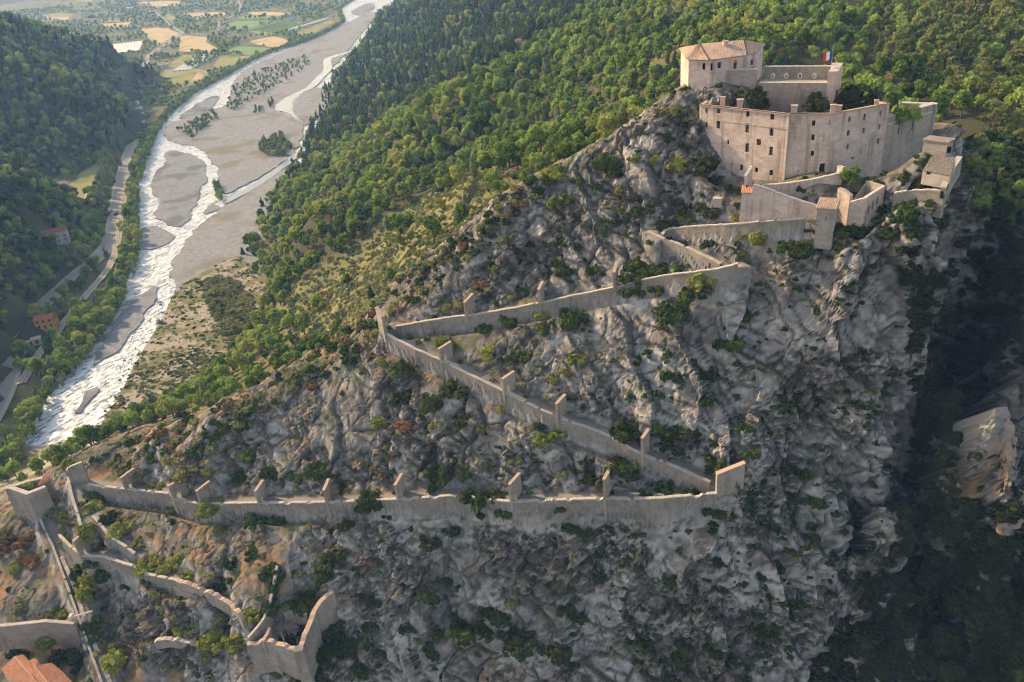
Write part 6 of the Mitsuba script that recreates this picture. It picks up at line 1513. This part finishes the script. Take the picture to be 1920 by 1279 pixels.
shr(1500, 170, 4.736, [(800, 1010, 100, 'g'), (1050, 1020, 115, 'g'), (1190, 1110, 95, 'g'), (930, 1120, 80, 'g'), (450, 820, 85, 'T'), (430, 900, 60, 'g'), (700, 800, 45, 'g'), (1210, 850, 60, 'g'), (550, 1190, 105, 'g'), (400, 1230, 80, 'g'), (730, 1130, 55, 'g'), (100, 1230, 45, 'g'), (330, 1200, 50, 'g'), (820, 1230, 80, 'g'), (1000, 1230, 70, 'g')])
shr(1180, 40, 2.906, [(265, 760, 55, 'y'), (390, 760, 75, 'g'), (140, 745, 35, 'y'), (480, 850, 40, 'g'), (330, 980, 60, 'g'), (430, 1000, 60, 'g'), (320, 1050, 40, 'y'), (600, 1055, 40, 'y'), (665, 1160, 55, 'y'), (270, 1180, 65, 'g'), (60, 1010, 45, 'g'), (200, 1080, 50, 'g'), (560, 910, 40, 'g'), (430, 1200, 40, 'g'), (850, 1200, 60, 'g'), (950, 1220, 60, 'g'), (1140, 1210, 30, 'y'), (600, 1250, 30, 'y'), (330, 500, 45, 'o'), (250, 470, 40, 'o'), (180, 480, 35, 'o'), (1880, 800, 60, 'y'), (1850, 740, 50, 'y')])
shr(560, 150, 2.6667, [(1290, 440, 65, 'y'), (1250, 480, 40, 'g'), (1550, 390, 60, 'g'), (1620, 450, 38, 'g'), (1620, 540, 38, 'y'), (1490, 515, 32, 'g'), (1280, 595, 50, 'y'), (1350, 580, 45, 'g'), (1615, 635, 22, 'y'), (1150, 810, 28, 'g'), (1040, 770, 45, 'o'), (930, 720, 35, 'o'), (1000, 620, 30, 'y'), (1390, 490, 30, 'g'), (1680, 380, 30, 'y'), (910, 1000, 40, 'r'), (840, 810, 40, 'r'), (1320, 790, 30, 'g'), (1310, 900, 45, 'g'), (1490, 940, 40, 'g'), (1700, 900, 60, 'g'), (1820, 920, 50, 'g'), (760, 880, 30, 'o'), (720, 890, 30, 'o'), (620, 1040, 35, 'o'), (1000, 940, 28, 'y')])
KIND = {'g': ('bush', 'dark green shrub'), 'y': ('bush_yellow', 'sunny yellow-green shrub'), 'o': ('bush_olive', 'dry olive-brown shrub'), 'r': ('bush_rust', 'rust-orange dry shrub'), 's': ('bush_silver', 'silvery round shrub'), 't': ('yellow_mid', 'olive-green tree'), 'T': ('broad_hi', 'dark green leafy tree')}
a_ = np.array([(q[0], q[1]) for q in SH]); P_, ok_, N_ = hits(a_[:, 0], a_[:, 1] + np.array([q[2] * 0.55 for q in SH]))


def where(u, v):
    if u > 1240 and v < 300: return 'beside the barracks'
    if u > 1480 and v < 480: return 'under the citadel terrace'
    if u > 1180 and v < 480: return 'on rock below the outer rampart'
    if v > 930 + 0.02 * (u - 900) and u > 640: return ('on the left part of' if u < 900 else 'in the middle of' if u < 1200 else 'on the right part of') + ' the big cliff under the lowest ramp'
    if u > 1400: return 'on the right-hand buttress'
    if v > 930 and u < 260: return 'by the stairway at lower left'
    if v > 930: return 'near the ruined terraces at lower left'
    line2 = np.interp(u, [723, 1331], [626, 905]); line3 = np.interp(u, [741, 1384], [612, 494])
    if u < 723: return 'on the ridge left of the ramps'
    if v > line2: return 'between the lowest and second ramps'
    if v > line3: return 'between the second and third ramps'
    return 'on rock above the third ramp'


g = np.random.default_rng(23)
for (u, v, r, k), p, ok in zip(SH, P_, ok_):
    if not ok: continue
    R_ = np.linalg.norm(p - CAM); m = r * R_ / F
    kind, txt = KIND[k]; w = where(u, v)
    s = m / (0.74 if k not in 'tT' else 3.6)
    plant('tree' if k in 'tT' else 'shrub', kind, p - [0, 0, 0.1 * m], s, g.random() * 6.28, f'{txt} {w}', 'tree' if k in 'tT' else 'shrub', f'{txt}s {w}', 0.85 + 0.35 * g.random())
# trees inside the citadel and on the tower
for u, v, top, r_, s, nm, lab in [(1418, 200, 155, 208, 1.12, 'courtyard_tree', 'dark dense tree in the courtyard beside the slanting stair wall'), (1535, 205, 174, 206, 0.95, 'courtyard_tree', 'dark tree against the high terrace wall in the courtyard'), (1598, 200, 152, 212, 1.25, 'courtyard_tree', 'tall dark tree right of the high terrace'), (1632, 200, 170, 210, 1.0, 'courtyard_tree', 'dark tree behind the right end of the barracks'), (1690, 210, 192, 211, 0.7, 'courtyard_tree', 'green bushy tree inside the angled rampart'), (1716, 205, 193, 212, 0.6, 'courtyard_tree', 'smaller green tree inside the corner of the angled rampart')]:
    p = atR(u, top + 12, r_); zt_ = zat(u, top, p); p[2] = zt_ - 9.4 * s
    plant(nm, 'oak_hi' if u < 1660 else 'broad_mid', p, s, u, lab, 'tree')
p = at(52, 914, RZ - 1.6); plant('shrub', 'bush_yellow', p, 3.0, 1.0, 'yellow-green bush growing inside the open top of the river tower', 'shrub')
# low scrub in the cracks, along the crest and over the flat by the river
nP = 17000
uu, vv = g.random(nP) * 1960 - 20, g.random(nP) * 1300
P_, ok_, N_ = hits(uu, vv)
crest = np.interp(P_[:, 0], CX, CY)
rgh = sstep(0.45, 0.58, fbm(P_ / 16.0, 3, 31)); wood = sstep(0.46, 0.6, fbm(P_ / 6.0, 3, 95)); hgt = P_[:, 2] - zv(P_[:, 1])
pathf = np.zeros(nP)
for k, r in RAMPS.items():
    sd, dist, _, _ = seg_field(P_[:, :2], r['p']); pathf = np.maximum(pathf, ((sd > -0.6) & (dist < r['w'] - 0.6)) * 1.0)
q_ = STAIR.copy(); q_[:, 0] += 1.25; pathf = np.maximum(pathf, seg_field(P_[:, :2], q_)[1] < 1.6)
Z_CREST = PX([(380, 760), (500, 680), (640, 600), (740, 530), (800, 480), (890, 400), (1000, 330), (1020, 360), (900, 470), (800, 560), (700, 660), (600, 720), (480, 790), (400, 850), (200, 880), (150, 860), (300, 800)])
inr = (P_[:, 1] < crest + 4) & ok_ & (P_[:, 0] > -215) & (hgt > 4) & ~inside(CASTLE.buffer(1), P_[:, 0], P_[:, 1]) & (pathf < 0.5)
for i in np.flatnonzero(inr):
    u, v = uu[i], vv[i]; cr = Z_CREST.contains(Point(u, v)); R_ = np.linalg.norm(P_[i] - CAM)
    if not cr and g.random() > (0.10 + 0.62 * wood[i]) * (0.22 + 0.78 * rgh[i]): continue
    s = (0.55 + 1.0 * g.random() ** 2) * (1.7 if cr else 1.0)
    west = P_[i, 0] < 10
    k = g.random()
    kind = ('bush_rust_lo' if k < 0.12 else 'bush_olive_lo' if k < 0.5 else 'bush_lo') if west else ('bush_olive_lo' if k < 0.12 else 'bush_lo')
    scatter('rock_scrub', kind, P_[i] - N_[i] * 0.1, s, g.random() * 6.28, 0.7 + 0.4 * g.random())
labels['rock_scrub'] = {'label': 'small dark and dry scrub growing in cracks all over the crag', 'category': 'scrub', 'kind': 'stuff'}
Z_FANWOOD = PX([(x / c5, 400 + y / c5) for x, y in [(960, 330), (1060, 300), (1150, 340), (1250, 500), (1290, 580), (1200, 640), (1100, 600), (1020, 480)]])
b_ = fan_poly.bounds
for _ in range(8500):
    x, y = b_[0] + g.random() * (b_[2] - b_[0]), b_[1] + g.random() * (b_[3] - b_[1])
    if not fan_poly.contains(Point(x, y)): continue
    u, v = proj((x, y, zv(y) + 0.9)); wd = Z_FANWOOD.contains(Point(u, v)); low = v > 660
    cl = float(fbm(np.array([[x / 22, y / 22, 0.0]]), 3, 97)[0])
    if not wd and g.random() > 0.15 + 2.2 * max(0, cl - 0.42) + 0.25 * low: continue
    s = (0.5 + 1.0 * g.random() ** 2) * (2.2 if wd else 1.0) * (1.25 if low else 1)
    k = g.random(); scatter('flat_scrub', 'bush_olive_lo' if k < 0.55 else 'bush_lo' if k < 0.75 else 'bush_yellow', (x, y, zv(y) + 0.85), s, g.random() * 6.28, 0.8)
labels['flat_scrub'] = {'label': 'low olive and green scrub dotted over the gravelly flat by the river', 'category': 'scrub', 'kind': 'stuff'}
p_, n_, u_, v_, g = candidates(-130, 60, 222, 420, 2.2, 9)
sel = inside(Z_SCRUB, u_, v_)
for i in np.flatnonzero(sel):
    if g.random() < 0.2: continue
    k = g.random(); scatter('slope_scrub', 'bush_silver' if k < 0.4 else 'bush_olive' if k < 0.75 else 'bush_yellow', p_[i] - [0, 0, 0.15], 0.7 + 1.3 * g.random(), g.random() * 6.28, 0.9)
labels['slope_scrub'] = {'label': 'silvery and olive bushes on the sunny grassy slope behind the ridge', 'category': 'scrub', 'kind': 'stuff'}
# boulders along the rapids
gb = np.random.default_rng(31)
ms = []
for _ in range(420):
    s_ = gb.random() * RBw.shape[0] * 0.42
    i = min(int(RBw.shape[0] * 0.55 + s_), len(RBw) - 2); f = gb.random()
    c = RBw[i] * (1 - f) + RBw[i + 1] * f + gb.normal(size=2) * [5, 5]
    b = trimesh.creation.icosphere(subdivisions=1); r = 0.25 + 0.7 * gb.random() ** 3
    b.vertices = b.vertices * (0.7 + 0.5 * gb.random((len(b.vertices), 1))) * r * [1.2, 1, 0.8] + [*c, zv(c[1]) + 0.1]; ms.append(b)
key = numbered('river_boulders'); scene[key] = mikit.ply(join(ms), 'mat_gravel'); labels[key] = {'label': 'grey boulders strewn along the edge of the rapids', 'category': 'boulders', 'kind': 'stuff'}

# two walkers at the turn under the gate, a small hut on the rocks
import manifold3d as m3


def person(label, px, py, turn, shirt, legs, stride=0.22):
    p, ok, n = hits(np.array([px]), np.array([py])); p = p[0]
    key = thing('person', label, 'person')
    S = lambda c_, r: m3.Manifold.sphere(r, 12).translate([float(q) for q in c_])
    bone = lambda a, ra, b, rb: m3.Manifold.batch_hull([S(a, ra), S(b, rb)])
    J = dict(hipl=(-.1, 0, .9), hipr=(.1, 0, .9), kneel=(-.11, .16 * stride / .22, .49), kneer=(.11, .05, .48), ankl=(-.11, stride, .08), ankr=(.11, -stride, .09), shl=(-.19, 0, 1.42), shr=(.19, 0, 1.42), ell=(-.25, -.08, 1.15), elr=(.25, .05, 1.15), wrl=(-.25, .02, .9), wrr=(.25, .2, .94), neck=(0, 0, 1.46), chest=(0, 0, 1.28), belly=(0, 0, 1.02))
    body = [bone(J['hipl'], .095, J['kneel'], .06), bone(J['hipr'], .095, J['kneer'], .06), bone(J['kneel'], .06, J['ankl'], .04), bone(J['kneer'], .06, J['ankr'], .04), bone(J['ankl'], .045, (-.11, stride + .16, .04), .035), bone(J['ankr'], .045, (.11, -stride + .16, .05), .035),
            m3.Manifold.batch_hull([S(J['shl'], .07), S(J['shr'], .07), S(J['belly'], .13), S(J['chest'], .14)]), m3.Manifold.batch_hull([S(J['belly'], .13), S(J['hipl'], .1), S(J['hipr'], .1)]), bone(J['shl'], .06, J['ell'], .045), bone(J['shr'], .06, J['elr'], .045), bone(J['ell'], .043, J['wrl'], .03), bone(J['elr'], .043, J['wrr'], .03), bone(J['neck'], .055, (0, .01, 1.56), .05),
            m3.Manifold.batch_hull([S((0, 0, 1.66), .095), S((0, .02, 1.60), .075)]), S((0, .105, 1.635), .018)]
    for sx, w in ((-1, J['wrl']), (1, J['wrr'])):
        body.append(bone(w, .03, (w[0], w[1] + .02, w[2] - .08), .035))
        for q in range(4): body.append(bone((w[0] - .025 + q * .017, w[1] + .02, w[2] - .1), .011, (w[0] - .03 + q * .02, w[1] + .035, w[2] - .17 - .01 * (q in (1, 2))), .008))
        body.append(bone((w[0], w[1] + .05, w[2] - .05), .012, (w[0] - sx * .01, w[1] + .08, w[2] - .11), .009))
    cloth_ = [m3.Manifold.batch_hull([S(J['shl'], .085), S(J['shr'], .085), S(J['belly'], .15), S(J['chest'], .16)]), bone(J['shl'], .078, tuple(np.mean([J['shl'], J['ell']], 0)), .065), bone(J['shr'], .078, tuple(np.mean([J['shr'], J['elr']], 0)), .065)]
    short = [m3.Manifold.batch_hull([S((0, 0, .98), .15), S(J['hipl'], .115), S(J['hipr'], .115)]), bone(J['hipl'], .112, J['kneel'], .085), bone(J['hipr'], .112, J['kneer'], .085)]
    hair = [m3.Manifold.batch_hull([S((0, -.025, 1.69), .095), S((0, -.05, 1.62), .07)])]
    M_ = T().translate([float(p[0]), float(p[1]), float(p[2])]).rotate([0, 0, 1], turn)
    for nm, ms_, mt in (('body', body, 'mat_skin'), ('shirt', cloth_, shirt), ('shorts', short, legs), ('hair', hair, 'mat_black')):
        k_ = part(key, nm, m3.Manifold.batch_boolean(ms_, m3.OpType.Add), mt, smooth=50, to_world=M_)


person('walker in white shirt and pale shorts at the ramp turn below the gate', 1354, 499, 200, 'mat_white', 'mat_light_blue')
person('walker in a dark blue shirt coming down the third ramp near its right end', 1330, 505, 120, 'mat_navy', 'mat_navy')
hp_, _, _ = hits(np.array([1345]), np.array([380])); hp_ = hp_[0]
k = thing('hut', 'small pale metal hut on the rocks left of the outer rampart', 'hut')
part(k, 'wall', oriented_box(hp_, (0.95, -0.3), (0.3, 0.95), 1.9, 1.3, hp_[2] - 1, hp_[2] + 1.1), 'mat_pole'); part(k, 'roof', oriented_box(hp_, (0.95, -0.3), (0.3, 0.95), 2.1, 1.5, hp_[2] + 1.104, hp_[2] + 1.22), 'mat_coping')
# ------------------------------------------------------------------ the hazy air of the valley
top_ = max(HC + 6, float(FV[FF].reshape(-1, 3)[:, 2].max()) + 22)
hx0, hx1, hy0, hy1, hz0 = float(fx[0]) - 40, float(fx[-1]) + 40, float(fy[0]) - 40, float(fy[-1]) + 60, float(min(FV[:, 2].min(), V[:, 2].min())) - 1.0
scene['haze_air'] = {'type': 'homogeneous', 'albedo': {'type': 'rgb', 'value': [0.80, 0.93, 1.0]}, 'sigma_t': {'type': 'rgb', 'value': [0.000058, 0.00009, 0.000165]}}
scene['haze'] = {'type': 'cube', 'to_world': T().translate([(hx0 + hx1) / 2, (hy0 + hy1) / 2, (hz0 + top_) / 2]).scale([(hx1 - hx0) / 2, (hy1 - hy0) / 2, (top_ - hz0) / 2]), 'bsdf': {'type': 'null'}, 'interior': {'type': 'ref', 'id': 'haze_air'}}
labels['haze'] = {'label': 'thin bluish morning haze filling the valley air', 'category': 'haze', 'kind': 'stuff'}
scene['camera']['medium'] = {'type': 'ref', 'id': 'haze_air'}
